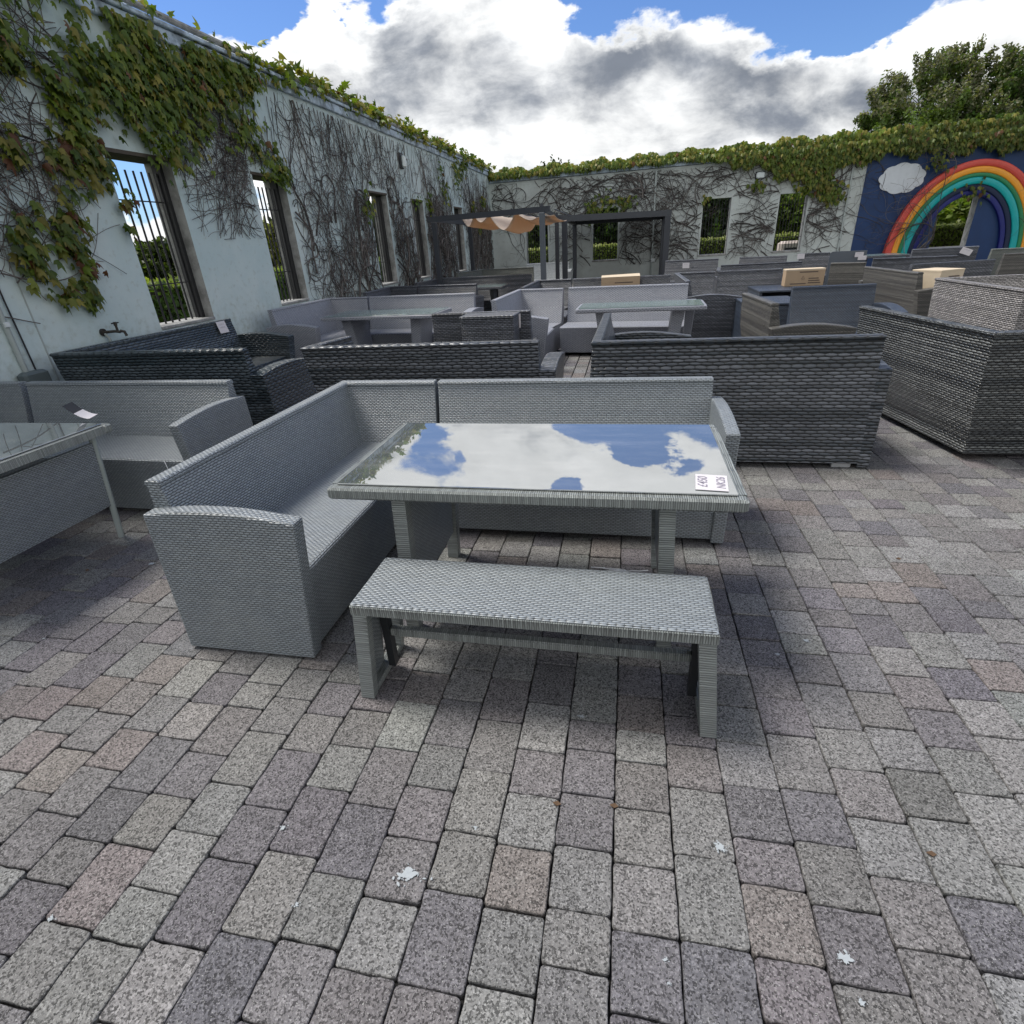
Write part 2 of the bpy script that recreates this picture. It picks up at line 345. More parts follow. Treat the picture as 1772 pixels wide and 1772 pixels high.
# ------------------------------------------------------------------ mesh helpers
class MB:
    def __init__(s): s.v = []; s.f = []; s.mi = []
    def add(s, vs, fs, mi=0):
        o = len(s.v); s.v += [tuple(x) for x in vs]; s.f += [tuple(i+o for i in f) for f in fs]; s.mi += [mi]*len(fs)
    def box(s, x0, x1, y0, y1, z0, z1, ch=0.0, mi=0):
        x0, x1 = min(x0, x1), max(x0, x1); y0, y1 = min(y0, y1), max(y0, y1); z0, z1 = min(z0, z1), max(z0, z1)
        if ch <= 0:
            s.add([(x0,y0,z0),(x1,y0,z0),(x1,y1,z0),(x0,y1,z0),(x0,y0,z1),(x1,y0,z1),(x1,y1,z1),(x0,y1,z1)],
                  [(0,3,2,1),(4,5,6,7),(0,1,5,4),(1,2,6,5),(2,3,7,6),(3,0,4,7)], mi); return
        c = min(ch, (x1-x0)/2.01, (y1-y0)/2.01, (z1-z0)/2.01)
        def ring(i, z): return [(x0+i+0,y0+i+c,z),(x0+i+c,y0+i,z),(x1-i-c,y0+i,z),(x1-i,y0+i+c,z),(x1-i,y1-i-c,z),(x1-i-c,y1-i,z),(x0+i+c,y1-i,z),(x0+i,y1-i-c,z)]
        vs = ring(c, z0)+ring(0, z0+c)+ring(0, z1-c)+ring(c, z1)
        fs = [tuple(range(7, -1, -1)), tuple(range(24, 32))]
        for k in range(3):
            for j in range(8): fs.append((k*8+j, k*8+(j+1) % 8, (k+1)*8+(j+1) % 8, (k+1)*8+j))
        s.add(vs, fs, mi)
    def hexa(s, bot, top, mi=0):
        s.add(list(bot)+list(top), [(3,2,1,0),(4,5,6,7),(0,1,5,4),(1,2,6,5),(2,3,7,6),(3,0,4,7)], mi)
    def tube(s, pts, r, n=8, mi=0, cap=True):
        pts = [Vector(p) for p in pts]; rs = r if isinstance(r, (list, tuple)) else [r]*len(pts)
        vs = []; up = None
        for i, p in enumerate(pts):
            d = (pts[min(i+1, len(pts)-1)]-pts[max(i-1, 0)]).normalized()
            if up is None: up = Vector((0, 0, 1)) if abs(d.z) < .9 else Vector((1, 0, 0))
            a = d.cross(up).normalized(); b = a.cross(d).normalized(); up = b
            for k in range(n): an = 2*PI*k/n; vs.append(p+(a*math.cos(an)+b*math.sin(an))*rs[i])
        fs = [(i*n+k, i*n+(k+1) % n, (i+1)*n+(k+1) % n, (i+1)*n+k) for i in range(len(pts)-1) for k in range(n)]
        if cap: fs += [tuple(range(n-1, -1, -1)), tuple(range((len(pts)-1)*n, len(pts)*n))]
        s.add(vs, fs, mi)
    def prism(s, prof, a, b, axis='x', mi=0):
        """closed profile (p,q) extruded from a to b along axis"""
        n = len(prof)
        if axis == 'x': vs = [(a, p, q) for p, q in prof]+[(b, p, q) for p, q in prof]
        elif axis == 'y': vs = [(p, a, q) for p, q in prof]+[(p, b, q) for p, q in prof]
        else: vs = [(p, q, a) for p, q in prof]+[(p, q, b) for p, q in prof]
        s.add(vs, [tuple(range(n-1, -1, -1)), tuple(range(n, 2*n))]+[(i, (i+1) % n, n+(i+1) % n, n+i) for i in range(n)], mi)
    def build(s, name, mats, parent=None, smooth=False, loc=None, rotz=0.0):
        me = bpy.data.meshes.new(name); me.from_pydata(s.v, [], s.f)
        for m in (mats if isinstance(mats, (list, tuple)) else [mats]): me.materials.append(MATS[m])
        me.polygons.foreach_set('material_index', s.mi)
        me.update()
        import bmesh
        if len(s.f) < 3000:
            bm = bmesh.new(); bm.from_mesh(me); bmesh.ops.recalc_face_normals(bm, faces=bm.faces); bm.to_mesh(me); bm.free()
        uvl = me.uv_layers.new(name='UVMap'); V = [v.co for v in me.vertices]
        off = random.random()*3
        if len(me.polygons) < 3000:
            for p in me.polygons:
                n = p.normal
                if abs(n.z) > .8: U = Vector((1, 0, 0))
                else: U = Vector((0, 0, 1)).cross(n).normalized()
                Vv = n.cross(U)
                for li in p.loop_indices:
                    co = V[me.loops[li].vertex_index]; uvl.data[li].uv = (co.dot(U)+off, co.dot(Vv)+off)
        if smooth: me.polygons.foreach_set('use_smooth', [True]*len(me.polygons))
        o = bpy.data.objects.new(name, me); COL.objects.link(o)
        if loc: o.location = loc
        if rotz: o.rotation_euler.z = rotz
        if parent: o.parent = parent
        return o
def tag(o, label=None, cat=None, group=None, kind=None):
    if label: o['label'] = label
    if cat: o['category'] = cat
    if group: o['group'] = group
    if kind: o['kind'] = kind
    return o
def thing(name, label, cat, loc=(0, 0, 0), rotz=0, group=None):
    o = bpy.data.objects.new(name, None); COL.objects.link(o); o.location = loc; o.rotation_euler.z = rotz
    o.empty_display_size = .1
    return tag(o, label, cat, group)
def np_mesh(name, V, Fc, mats, tint=None, parent=None, smooth=False):
    """V (n,3), Fc (m,k) faces of equal size; tint per face"""
    me = bpy.data.meshes.new(name); V = np.asarray(V, np.float32); Fc = np.asarray(Fc, np.int32)
    k = Fc.shape[1]; me.vertices.add(len(V)); me.vertices.foreach_set('co', V.ravel())
    me.loops.add(Fc.size); me.loops.foreach_set('vertex_index', Fc.ravel())
    me.polygons.add(len(Fc)); me.polygons.foreach_set('loop_start', np.arange(0, Fc.size, k, dtype=np.int32))
    me.update(calc_edges=True); me.validate()
    for m in (mats if isinstance(mats, (list, tuple)) else [mats]): me.materials.append(MATS[m])
    if tint is not None:
        at = me.attributes.new('tint', 'FLOAT_COLOR', 'CORNER')
        c = np.ones((Fc.size, 4), np.float32); c[:, :3] = np.repeat(np.asarray(tint, np.float32), k, axis=0); at.data.foreach_set('color', c.ravel())
    if smooth: me.polygons.foreach_set('use_smooth', [True]*len(me.polygons))
    o = bpy.data.objects.new(name, me); COL.objects.link(o)
    if parent: o.parent = parent
    return o

# ------------------------------------------------------------------ ground
g = MB(); g.box(-300, 300, -60, 400, -.6, -.06); tag(g.build('ground', 'grass_ground'), kind='structure')
g = MB(); g.box(-5.3, 13.4, -3.0, 22.3, -.055, -.022); tag(g.build('paving_bed', 'joint_sand'), kind='structure')
def paving():
    TINTS = np.array([(.300, .296, .290), (.268, .262, .256), (.214, .204, .214), (.194, .184, .200), (.262, .234, .224), (.240, .232, .230), (.228, .214, .217)])
    TW = np.array([.20, .17, .17, .12, .11, .14, .09])
    cw = .1605
    V4 = []; F4 = []; T4 = []; nv = 0
    x = -5.0 - .02
    x0s = []
    xx = .018 - .1605*32
    while xx < 12.9: x0s.append(xx); xx += cw
    for x0 in x0s:
        y = -1.6 + random.random()*.16
        ymax = 21.9 if x0 < 12.4 else 20
        while y < ymax:
            L = random.choices((.1605, .122, .205), (.62, .13, .25))[0]
            xc, yc = x0+cw/2, y+L/2; y += L
            if x0 < -5: continue
            near = (xc*xc+yc*yc) < 10.0
            mid_ = (xc*xc+yc*yc) < 45
            gx = .0010+random.random()*.0014; hx, hy = cw/2-gx, L/2-gx
            a = random.gauss(0, .006); ca, sa = math.cos(a), math.sin(a)
            zt = random.gauss(0, .0016); tx, ty = random.gauss(0, .006), random.gauss(0, .006)
            rc = .006+random.random()*.008
            n = 5 if near else (2 if mid_ else 1)
            out = []
            for (sx, sy) in ((1, 1), (-1, 1), (-1, -1), (1, -1)):      # rounded corner then edge points
                cx, cy = sx*(hx-rc), sy*(hy-rc); st = {(1, 1): 0, (-1, 1): 90, (-1, -1): 180, (1, -1): 270}[(sx, sy)]
                k = 3 if near else (2 if mid_ else 1)
                for q in range(k+1 if k > 1 else 1):
                    an = math.radians(st+(90*q/k if k > 1 else 45)); out.append((cx+rc*math.cos(an), cy+rc*math.sin(an)))
                if near:
                    nx = {(1, 1): (-1, 1), (-1, 1): (-1, -1), (-1, -1): (1, -1), (1, -1): (1, 1)}[(sx, sy)]
                    e0 = out[-1]; e1 = (nx[0]*(hx-(rc if sy == nx[1] else 0)), nx[1]*(hy-(rc if sx == nx[0] else 0)))
                    for q in range(1, n): 
                        tt = q/n; out.append((e0[0]+(e1[0]-e0[0])*tt+random.gauss(0, .0011), e0[1]+(e1[1]-e0[1])*tt+random.gauss(0, .0011)))
            m = len(out)
            rings = ((0, -.024, 1.0), (0.0, -.0065, 1.0), (.0011, -.0022, 1.0), (.0036, -.0003, 1.0)) if near else ((0, -.024, 1), (0, -.005, 1), (.004, 0, 1))
            base = nv
            for (ins, zz, _) in rings:
                for (px, py) in out:
                    f = 1-ins/max(.02, math.hypot(px, py))
                    qx, qy = px*f, py*f
                    V4.append((xc+qx*ca-qy*sa, yc+qx*sa+qy*ca, zz+zt+tx*qx+ty*qy))
            V4.append((xc, yc, zt+.0002))
            nr = len(rings)
            tint = TINTS[rng.choice(7, p=TW)]*(1+rng.normal(0, .07))*(1+rng.normal(0, .012, 3))
            cnt = 0
            for r in range(nr-1):
                for j in range(m): F4.append((base+r*m+j, base+r*m+(j+1) % m, base+(r+1)*m+(j+1) % m, base+(r+1)*m+j)); cnt += 1
            cen = base+nr*m
            for j in range(0, m, 1):
                F4.append((base+(nr-1)*m+j, base+(nr-1)*m+(j+1) % m, cen, cen)); cnt += 1
            T4.append((tint, cnt)); nv += nr*m+1
    me = bpy.data.meshes.new('paving')
    faces = [f if f[2] != f[3] else f[:3] for f in F4]
    me.from_pydata(V4, [], faces); me.materials.append(MATS['paver'])
    at = me.attributes.new('tint', 'FLOAT_COLOR', 'CORNER'); cols = []
    fi = 0
    for tint, cnt in T4:
        for q in range(cnt): cols += [tint[0], tint[1], tint[2], 1.0]*len(faces[fi]); fi += 1
    at.data.foreach_set('color', np.array(cols, np.float32)); me.update()
    o = bpy.data.objects.new('paving', me); COL.objects.link(o); tag(o, kind='structure')
paving()

# ------------------------------------------------------------------ walls with barred openings
def wall_mesh(cuts, holes, zs, plane, depth, a0, a1, z0f, z1f):
    """plane: function (a, z, d) -> xyz ; holes: list of (a0,a1,z0,z1)"""
    mb = MB()
    A = sorted(set([a0, a1]+[h[0] for h in holes]+[h[1] for h in holes]))
    for i in range(len(A)-1):
        l, r = A[i], A[i+1]
        hs = [h for h in holes if h[0] <= l+1e-6 and h[1] >= r-1e-6]
        if hs: h = hs[0]; spans = [(0, z0f, h[2]), (1, h[3], z1f)]
        else: spans = [(2, z0f, z1f)]
        for k, zb, zt in spans:
            zbl = zb(l) if callable(zb) else zb; zbr = zb(r) if callable(zb) else zb
            ztl = zt(l) if callable(zt) else zt; ztr = zt(r) if callable(zt) else zt
            pts = [plane(l, zbl, 0), plane(r, zbr, 0), plane(r, ztr, 0), plane(l, ztl, 0)]
            ptb = [plane(l, zbl, depth), plane(r, zbr, depth), plane(r, ztr, depth), plane(l, ztl, depth)]
            mb.add(pts+ptb, [(0, 1, 2, 3), (7, 6, 5, 4), (3, 2, 6, 7), (0, 4, 5, 1)])
        # reveals
        for h in hs:
            p = [plane(l, h[2], 0), plane(l, h[3], 0), plane(l, h[3], depth), plane(l, h[2], depth)]; mb.add(p, [(0, 1, 2, 3)], 1)
            p = [plane(r, h[2], 0), plane(r, h[3], 0), plane(r, h[3], depth), plane(r, h[2], depth)]; mb.add(p, [(0, 1, 2, 3)], 1)
    for a, hh in ((a0, 0), (a1, 0)):
        p = [plane(a, z0f if not callable(z0f) else z0f(a), 0), plane(a, z1f(a), 0), plane(a, z1f(a), depth), plane(a, z0f, depth)]; mb.add(p, [(0, 1, 2, 3)])
    return mb
XW, YB = -5.0, 22.1
WT = .34
LH = [(5.37, 6.24, .865, 2.53), (7.72, 8.50, .86, 2.53), (11.45, 12.33, .84, 2.54), (13.80, 14.60, .82, 2.52), (17.30, 18.15, .78, 2.5)]
lw = thing('rendered_wall', 'pale mint rendered wall on the left with five tall barred openings', 'wall', (XW, 10, 0))
def place(o, parent): # keep world position under a parent that only has a location
    o.parent = parent; o.location = tuple(-c for c in parent.location); return o
pl = lambda a, z, d: (XW-d, a, z)
place(wall_mesh(None, LH, None, pl, WT, -6, 22.6, -.1, lambda a: 3.62).build('wall_face', ['mint_render', 'concrete']), lw)
cp = MB()
cp.box(XW-.40, XW+.05, -6, 22.62, 3.62, 3.74, .01)
cp.box(XW-.38, XW+.085, -6, 22.62, 3.745, 3.79, .008)
place(cp.build('coping', 'coping_lead'), lw)
pp = MB(); pp.tube([(XW+.03, -6, 3.86), (XW+.03, 22.3, 3.84)], .035, 8); place(pp.build('top_pipe', 'concrete'), lw)
def grille(parent, a0, a1, z0, z1, f, n):
    """upright round bars with two cross rods, set in the middle of the opening"""
    m = MB()
    for i in range(n):
        a = a0+.06+(a1-a0-.12)*i/(n-1)
        m.tube([f(a, z0-.02), f(a, z1-.14)], .011, 6)
    for zz in (z0+.42, z1-.42): m.tube([f(a0-.01, zz), f(a1+.01, zz)], .007, 6)
    place(m.build('window_bars', 'iron_black'), parent)
for h in LH:
    grille(lw, h[0], h[1], h[2], h[3], lambda a, z: (XW-.17, a, z), 8)
    s = MB(); s.box(XW-.345, XW+.018, h[0]+.003, h[1]-.003, h[2]-.02, h[2]+.012, .004); place(s.build('window_sill', 'concrete'), lw)
    s = MB(); s.box(XW-.345, XW+.004, h[0]-.03, h[1]+.03, h[3]-.03, h[3]+.004); place(s.build('lintel', 'bark'), lw)
    s = MB(); s.box(XW-.22, XW-.12, h[1]-.05, h[1]+.004, h[2]+.01, h[3]-.01); place(s.build('steel_channel', 'iron_black'), lw)

ys = MB()
for yy in (4.03, 9.6, 15.4): ys.box(XW-.001, XW+.004, yy-.006, yy+.006, 0, 3.6)
place(ys.build('movement_joint', 'pipe_grey'), lw)

# back wall: its foot drops a little to the right
BH = [(-3.72, -2.92, .715, 2.12), (-1.29, -.41, .71, 2.38), (2.44, 3.34, .71, 2.43), (4.87, 5.74, .70, 2.42), (9.68, 10.74, .555, 2.09)]
bw = thing('rendered_back_wall', 'grey rendered wall across the far end with barred openings and ivy along its top', 'wall', (4, YB, 0))
pb = lambda a, z, d: (a, YB+d, z)
ztop = lambda a: 3.40+.008*(a+4)
place(wall_mesh(None, BH, None, pb, WT, -5.0, 12.42, -.5, ztop).build('wall_face', ['grey_render', 'concrete']), bw)
cp = MB()
cp.hexa([(-5.03, YB-.06, 3.405), (12.42, YB-.06, 3.545), (12.42, YB+.40, 3.545), (-5.03, YB+.40, 3.405)],
        [(-5.03, YB-.06, 3.56), (12.42, YB-.06, 3.70), (12.42, YB+.40, 3.70), (-5.03, YB+.40, 3.56)])
place(cp.build('coping', 'coping_lead'), bw)
for i, h in enumerate(BH):
    if i < 4: grille(bw, h[0], h[1], h[2], h[3]+.10, lambda a, z: (a, YB+.17, z), 9)
    s = MB(); s.box(h[0]-.03, h[1]+.03, YB-.02, YB+.345, h[2]-.05, h[2]+.006, .004); place(s.build('window_sill', 'concrete'), bw)
for xx in (.82, 6.93):
    s = MB(); s.box(xx-.03, xx+.03, YB-.05, YB-.003, .1, 3.39, .006); place(s.build('downpipe', 'pipe_grey'), bw)

# timber clad panel at the far right
tw = thing('timber_screen', 'reddish brown horizontal board screen beside the right edge of the rainbow mural', 'screen', (13, YB, 0))
s = MB()
for k in range(14): s.box(12.62, 15.5, YB-.06, YB-.02, -.3+k*.20, -.3+k*.20+.185, .004)
place(s.build('boards', 'timber_red'), tw)
s = MB(); s.box(12.50, 12.60, YB-.09, YB+.05, -.5, 3.3, .006); place(s.build('post', 'white_plastic'), tw)

# rainbow mural
mu = thing('rainbow_mural', 'dark blue wall mural with a big rainbow arch round a window opening', 'mural', (10, YB, 0))
def panel_mesh():
    m = MB(); y0, y1 = YB-.012, YB-.003
    h = BH[4]
    for (x0, x1, z0, z1) in ((7.34, h[0], -.5, 3.36), (h[1], 12.46, -.5, 3.36), (h[0], h[1], -.5, h[2]), (h[0], h[1], h[3], 3.36)): m.box(x0, x1, y0, y1, z0, z1)
    return m
place(panel_mesh().build('blue_panel', 'paint_navy'), mu)
def arch(a0, b0, a1, b1, th, name, mt, cx=10.47, zc=.3, xmax=12.44):
    m = MB(); N = 72; yb = YB-.012
    P = []
    for k in range(-10, N+1+10):
        def at(a, b):
            if k < 0: return (cx-a, zc+k*.08)
            if k > N: return (cx+a, zc-(k-N)*.08)
            an = PI-PI*k/N; return (cx+a*math.cos(an), zc+b*math.sin(an))
        P.append([at(a0+(a1-a0)*f, b0+(b1-b0)*f) for f in (0, .12, .35, .65, .88, 1)])
    hs = (th*.86, th*.96, th, th, th*.96, th*.86)
    c = lambda q: (min(q[0], xmax), q[1])
    for i in range(len(P)-1):
        for j in range(5):
            o0, o1, i1, i0 = c(P[i][j]), c(P[i+1][j]), c(P[i+1][j+1]), c(P[i][j+1])
            if min(P[i][j][0], P[i+1][j][0], P[i+1][j+1][0], P[i][j+1][0]) > xmax: continue
            h0, h1 = hs[j], hs[j+1]
            m.hexa([(o0[0], yb, o0[1]), (o1[0], yb, o1[1]), (i1[0], yb, i1[1]), (i0[0], yb, i0[1])],
                   [(o0[0], yb-h0, o0[1]), (o1[0], yb-h0, o1[1]), (i1[0], yb-h1, i1[1]), (i0[0], yb-h1, i0[1])])
    place(m.build(name, mt), mu)
arch(2.14, 2.66, 1.95, 2.48, .20, 'red_band', 'paint_red')
arch(1.948, 2.478, 1.77, 2.31, .19, 'orange_band', 'paint_orange')
arch(1.768, 2.308, 1.65, 2.20, .18, 'green_band', 'paint_green')
arch(1.648, 2.198, 1.46, 2.01, .17, 'teal_band', 'paint_teal')
arch(1.458, 2.008, 1.32, 1.86, .13, 'navy_band', 'paint_midnight')
arch(1.318, 1.858, 1.18, 1.71, .10, 'indigo_band', 'paint_indigo')
# cloud board
cl = MB(); pts = []
lob = [(8.40, 2.62, .42, .28)]
for k in range(96):
    an = 2*PI*k/96; r = 1+.10*abs(math.sin(an*4.5+.4))
    pts.append((8.40+.61*r*math.cos(an), 2.61+.39*r*math.sin(an)))
cl.prism(pts, YB-.05, YB-.012, 'y'); place(cl.build('cloud_board', 'cloud_board'), mu)

# lamps, tap, pipes on the walls
def bulkhead(x, y, z, nx, ny, label):
    t = thing('wall_lamp', label, 'lamp', (x, y, z))
    m = MB()
    if nx: m.box(0, .05, -.09, .09, -.15, .15, .012)
    else: m.box(-.15, .15, -.05, 0, -.11, .11, .012)
    m.build('backplate', 'dark_metal', t)
    m = MB()
    if nx: m.box(.05, .13, -.075, .075, -.14, .10, .03)
    else: m.box(-.13, .13, -.14, -.05, -.09, .09, .03)
    m.build('lamp_cover', 'lamp_glass', t)
bulkhead(XW, 13.38, 3.22, 1, 0, 'small white bulkhead lamp high on the left wall between bare vine stems')
bulkhead(4.15, YB, 3.00, 0, 1, 'pale bulkhead lamp on the back wall just under the thick ivy')
tp = thing('garden_tap', 'old metal garden tap on the left wall beside the first window', 'tap', (XW, 4.64, .93))
m = MB(); m.tube([(0, 0, 0), (.02, 0, 0)], .035, 10); m.tube([(.01, 0, 0), (.10, .05, .0), (.14, .07, -.01)], .013, 8)
m.tube([(.14, .07, .0), (.17, .085, -.01), (.175, .09, -.05)], .014, 8); m.tube([(.12, .06, 0), (.12, .06, .07)], .011, 8); m.build('spout', 'brass_old', tp)
m = MB(); m.tube([(.12, .02, .075), (.12, .10, .075)], .007, 6); m.tube([(.12, .06, .05), (.12, .06, .085)], .016, 8); m.build('handle', 'brass_old', tp)
m = MB(); m.tube([(.02, 0, -.01), (.035, .02, -.06), (.03, .03, -.93)], .012, 8); m.build('supply_pipe', 'pipe_grey', tp)
cd = thing('cable_conduit', 'grey conduit and thin black cable running down the left wall into a box', 'conduit', (XW, 3.8, 0))
m = MB(); m.tube([(.02, -.03, .74), (.02, -.03, 3.6)], .022, 8); m.build('conduit', 'pipe_grey', cd)
m = MB(); m.tube([(.015, .06, .74), (.017, .05, 1.3), (.013, .06, 2.2), (.015, .04, 3.6)], .007, 6); m.build('cable', 'iron_black', cd)
m = MB(); m.box(0, .11, -.12, .10, .50, .74, .02); m.build('junction_box', 'grey_plastic', cd)
m = MB(); m.box(.03, .055, -.05, -.01, 1.10, 1.14, .004); m.build('clip', 'white_plastic', cd)
sk = thing('wall_socket', 'small white socket box low on the back wall under the open dark pergola', 'socket', (.86, YB, .62))
m = MB(); m.box(-.07, .07, -.06, 0, -.05, .06, .008); m.build('cover', 'white_plastic', sk)

# ------------------------------------------------------------------ wicker furniture
def sweep(mb, P, prof, ends=(0, 0), hmax=.86, zfun=None):
    """profile (d,z) swept along the polyline P, d is measured to the left of travel; ends shorten towards the foot"""
    P = [Vector((p[0], p[1])) for p in P]; n = len(P); dirs = [(P[i+1]-P[i]).normalized() for i in range(n-1)]
    L = lambda d: Vector((-d.y, d.x)); rings = []
    for i, p in enumerate(P):
        if i == 0: mv = L(dirs[0]); al = dirs[0]; e = ends[0]
        elif i == n-1: mv = L(dirs[-1]); al = -dirs[-1]; e = ends[1]
        else:
            a, b = L(dirs[i-1]), L(dirs[i]); mv = (a+b); mv = mv/mv.dot(a); al = Vector((0, 0)); e = 0
        ring = []
        for (d, z) in prof:
            q = p+mv*d+al*(e*max(0, 1-z/hmax)); ring.append((q.x, q.y, z))
        rings.append(ring)
    k = len(prof); vs = [v for r in rings for v in r]; fs = []
    for i in range(n-1):
        for j in range(k): fs.append((i*k+j, i*k+(j+1) % k, (i+1)*k+(j+1) % k, (i+1)*k+j))
    fs += [tuple(range(k)), tuple(range((n-1)*k, n*k))]
    mb.add(vs, fs)
def bev(o, w):
    m = o.modifiers.new('soft_edges', 'BEVEL'); m.width = w; m.segments = 2; m.limit_method = 'ANGLE'; m.angle_limit = .7
    return o
def sofa(label, P, mt, h=.86, D=.66, sh=.42, fl=.10, t=.06, lean=.11, arms=(0, 0), ah=.64, endtap=(0, 0), at=.07, aflare=.05, gap=.02,
         group='wicker sofas set out across the yard', name='wicker_sofa', cat='sofa', feet=True, footm='foot_plastic', bulge=.0, fwd=.07, curve=.35, arch=.045, zf=.04):
    cx = sum(p[0] for p in P)/len(P); cy = sum(p[1] for p in P)/len(P)
    root = thing(name, label, cat, (cx, cy, 0), 0, group)
    Q = [(p[0]-cx, p[1]-cy) for p in P]
    b = MB()
    outer = [(fl*(1-(s))**(1+curve*2), zf+(h-zf-.012)*s) for s in (0, .2, .4, .6, .8, 1)]
    prof = outer[:-1]+[(.001, h-.026), (-.006, h-.020), (-.008, h-.010), (-.003, h-.001), (.005, h+.002), (t-.004, h+.002), (t+.005, h-.004), (t+.006, h-.016), (t+.001, h-.024), (t+lean*.45, sh+(h-sh)*.45), (t+lean, sh-.02), (t+lean, zf)]
    sweep(b, Q, prof, endtap, h); bev(b.build('backrest', mt, root), .004)
    s = MB(); d0 = t+lean-.02
    sweep(s, Q, [(d0, zf+.01), (D-.03, zf+.01), (D, sh-.012), (D-.012, sh), (d0, sh)]); bev(s.build('seat', mt, root), .006)
    ends = []
    V2 = [Vector(q) for q in Q]
    for idx, (flag, p, q) in enumerate(((arms[0], V2[0], V2[1]), (arms[1], V2[-1], V2[-2]))):
        dr = (q-p).normalized(); lv = Vector((-dr.y, dr.x)) if idx == 0 else Vector((dr.y, -dr.x))
        ends.append((p, dr, lv))
        if not flag: continue
        a = MB(); pr = []
        n = 9
        for k in range(n+1):
            s_ = k/n; dd = -.005+(D+fwd+.005)*s_; pr.append((dd, ah+arch*math.sin(PI*min(1, s_*.9+.08))-.008*s_))
        pr += [(D+fwd-.005, ah-.05), (D-.02, .012)]
        pr += [(fl+.0, .012)]
        A = []; B = []
        for (dd, zz) in pr:
            k = zz/ah; o1 = -gap*.0-at*.98-aflare*k; o0 = .006
            v1 = p+lv*dd+dr*o1; v0 = p+lv*dd+dr*o0; A.append((v1.x, v1.y, zz)); B.append((v0.x, v0.y, zz))
        m_ = len(A); a.add(A+B, [tuple(range(m_)), tuple(range(2*m_-1, m_-1, -1))]+[(i, (i+1) % m_, m_+(i+1) % m_, m_+i) for i in range(m_)])
        bev(a.build('arm', mt, root), .008)
    if feet:
        for (p, dr, lv) in ends:
            for dd in (fl+.03, D-.10):
                c = p+lv*(dd+.03)+dr*.09; f = MB(); f.box(c.x-.06, c.x+.06, c.y-.03, c.y+.03, 0, zf+.006, .004); f.build('foot', footm, root)
    return root

MAIN = dict(h=.765, D=.585, sh=.40, fl=-.025, t=.055, lean=.09, ah=.645, aflare=.0, at=.062, curve=0, fwd=.045, arch=.03, zf=.02, feet=False)
def loose_strands(root, pts):
    for (x, y, z, dx, dy, dz) in pts:
        m = MB(); cx, cy = root.location.x, root.location.y
        m.tube([(x-cx, y-cy, z), (x-cx+dx*.5, y-cy+dy*.5, z+dz*.7), (x-cx+dx, y-cy+dy, z+dz)], .0014, 5)
        m.build('loose_strand', 'foot_plastic', root)
def main_set():
    a = sofa('silver grey wicker corner sofa with its arm towards the front, left of the mirror table', [(-1.13, 3.20), (-1.765, 3.20), (-1.77, 1.585)], 'wicker_silver', arms=(0, 1), **MAIN)
    loose_strands(a, [(-1.765, 1.70, .765, -.015, .01, .030), (-1.40, 1.520, .50, .004, -.003, -.025), (-1.30, 1.52, .22, .012, -.003, .006)])
    b = sofa('silver grey wicker two seat sofa section behind the glass table, arm at its right', [(.485, 3.20), (-1.11, 3.20)], 'wicker_silver', arms=(1, 0), **MAIN)
main_set()
# left grey set
GR = dict(MAIN); 
sofa('grey wicker sofa section behind the corner of the left table, arm at its right', [(-2.62, 3.27), (-4.34, 3.30)], 'wicker_silver', arms=(1, 0), **GR)
sofa('grey wicker corner section at the left edge of the photo next to the wall', [(-4.40, 3.30), (-4.90, 3.30), (-4.90, 1.7)], 'wicker_silver', arms=(0, 0), **GR)
# dark sets
DK = dict(h=.865, D=.72, sh=.42, fl=.14, lean=.12, ah=.65, arms=(1, 1))
sofa('black teal wicker corner sofa against the left wall with a price card on its back', [(-4.70, 6.06), (-4.79, 3.88), (-2.93, 3.87)], 'wicker_teal_black', **DK)
sofa('dark charcoal wicker sofa seen from behind, left of the middle', [(-2.32, 4.40), (-2.43, 3.87), (-.60, 3.90)], 'wicker_charcoal', **{**DK, 'arms': (0, 1), 'footm': 'dark_metal'})
sofa('dark charcoal wicker corner sofa seen from behind, right of the silver sofa', [(-.20, 5.32), (-.22, 3.80), (1.56, 3.80)], 'wicker_charcoal', **{**DK, 'aflare': .015, 'fl': -.04, 'curve': 0})
sofa('mottled black and grey wicker corner sofa at the right edge with pale plastic feet', [(1.90, 5.24), (2.13, 3.79), (4.1, 3.86)], 'wicker_mix', **{**DK, 'fl': .20, 'arms': (0, 0)})
sofa('pale woven rattan corner sofa behind the mottled one at the right edge', [(4.9, 7.52), (3.44, 7.50), (3.47, 5.95)], 'wicker_natural', **{**DK, 'fl': .05, 'arms': (0, 0), 'D': .8})
# lilac sets
LI = dict(h=.86, D=.66, sh=.40, fl=.10, ah=.64, feet=False)
sofa('lilac grey wicker corner section with one arm, close to the left wall', [(-3.93, 8.43), (-4.66, 8.52), (-4.71, 6.92)], 'wicker_lilac', arms=(0, 1), **LI)
sofa('lilac grey wicker sofa section behind the left trestle table', [(-2.19, 8.30), (-3.90, 8.42)], 'wicker_lilac', arms=(1, 0), **LI)
sofa('lilac grey wicker corner section in the middle with bleached inner back', [(-.90, 8.46), (-1.60, 8.58), (-1.66, 7.02)], 'wicker_lilac', arms=(0, 1), **LI)
sofa('lilac grey wicker sofa section behind the narrow glass table in the middle', [(.82, 8.33), (-.83, 8.52)], 'wicker_lilac', arms=(1, 0), **LI)
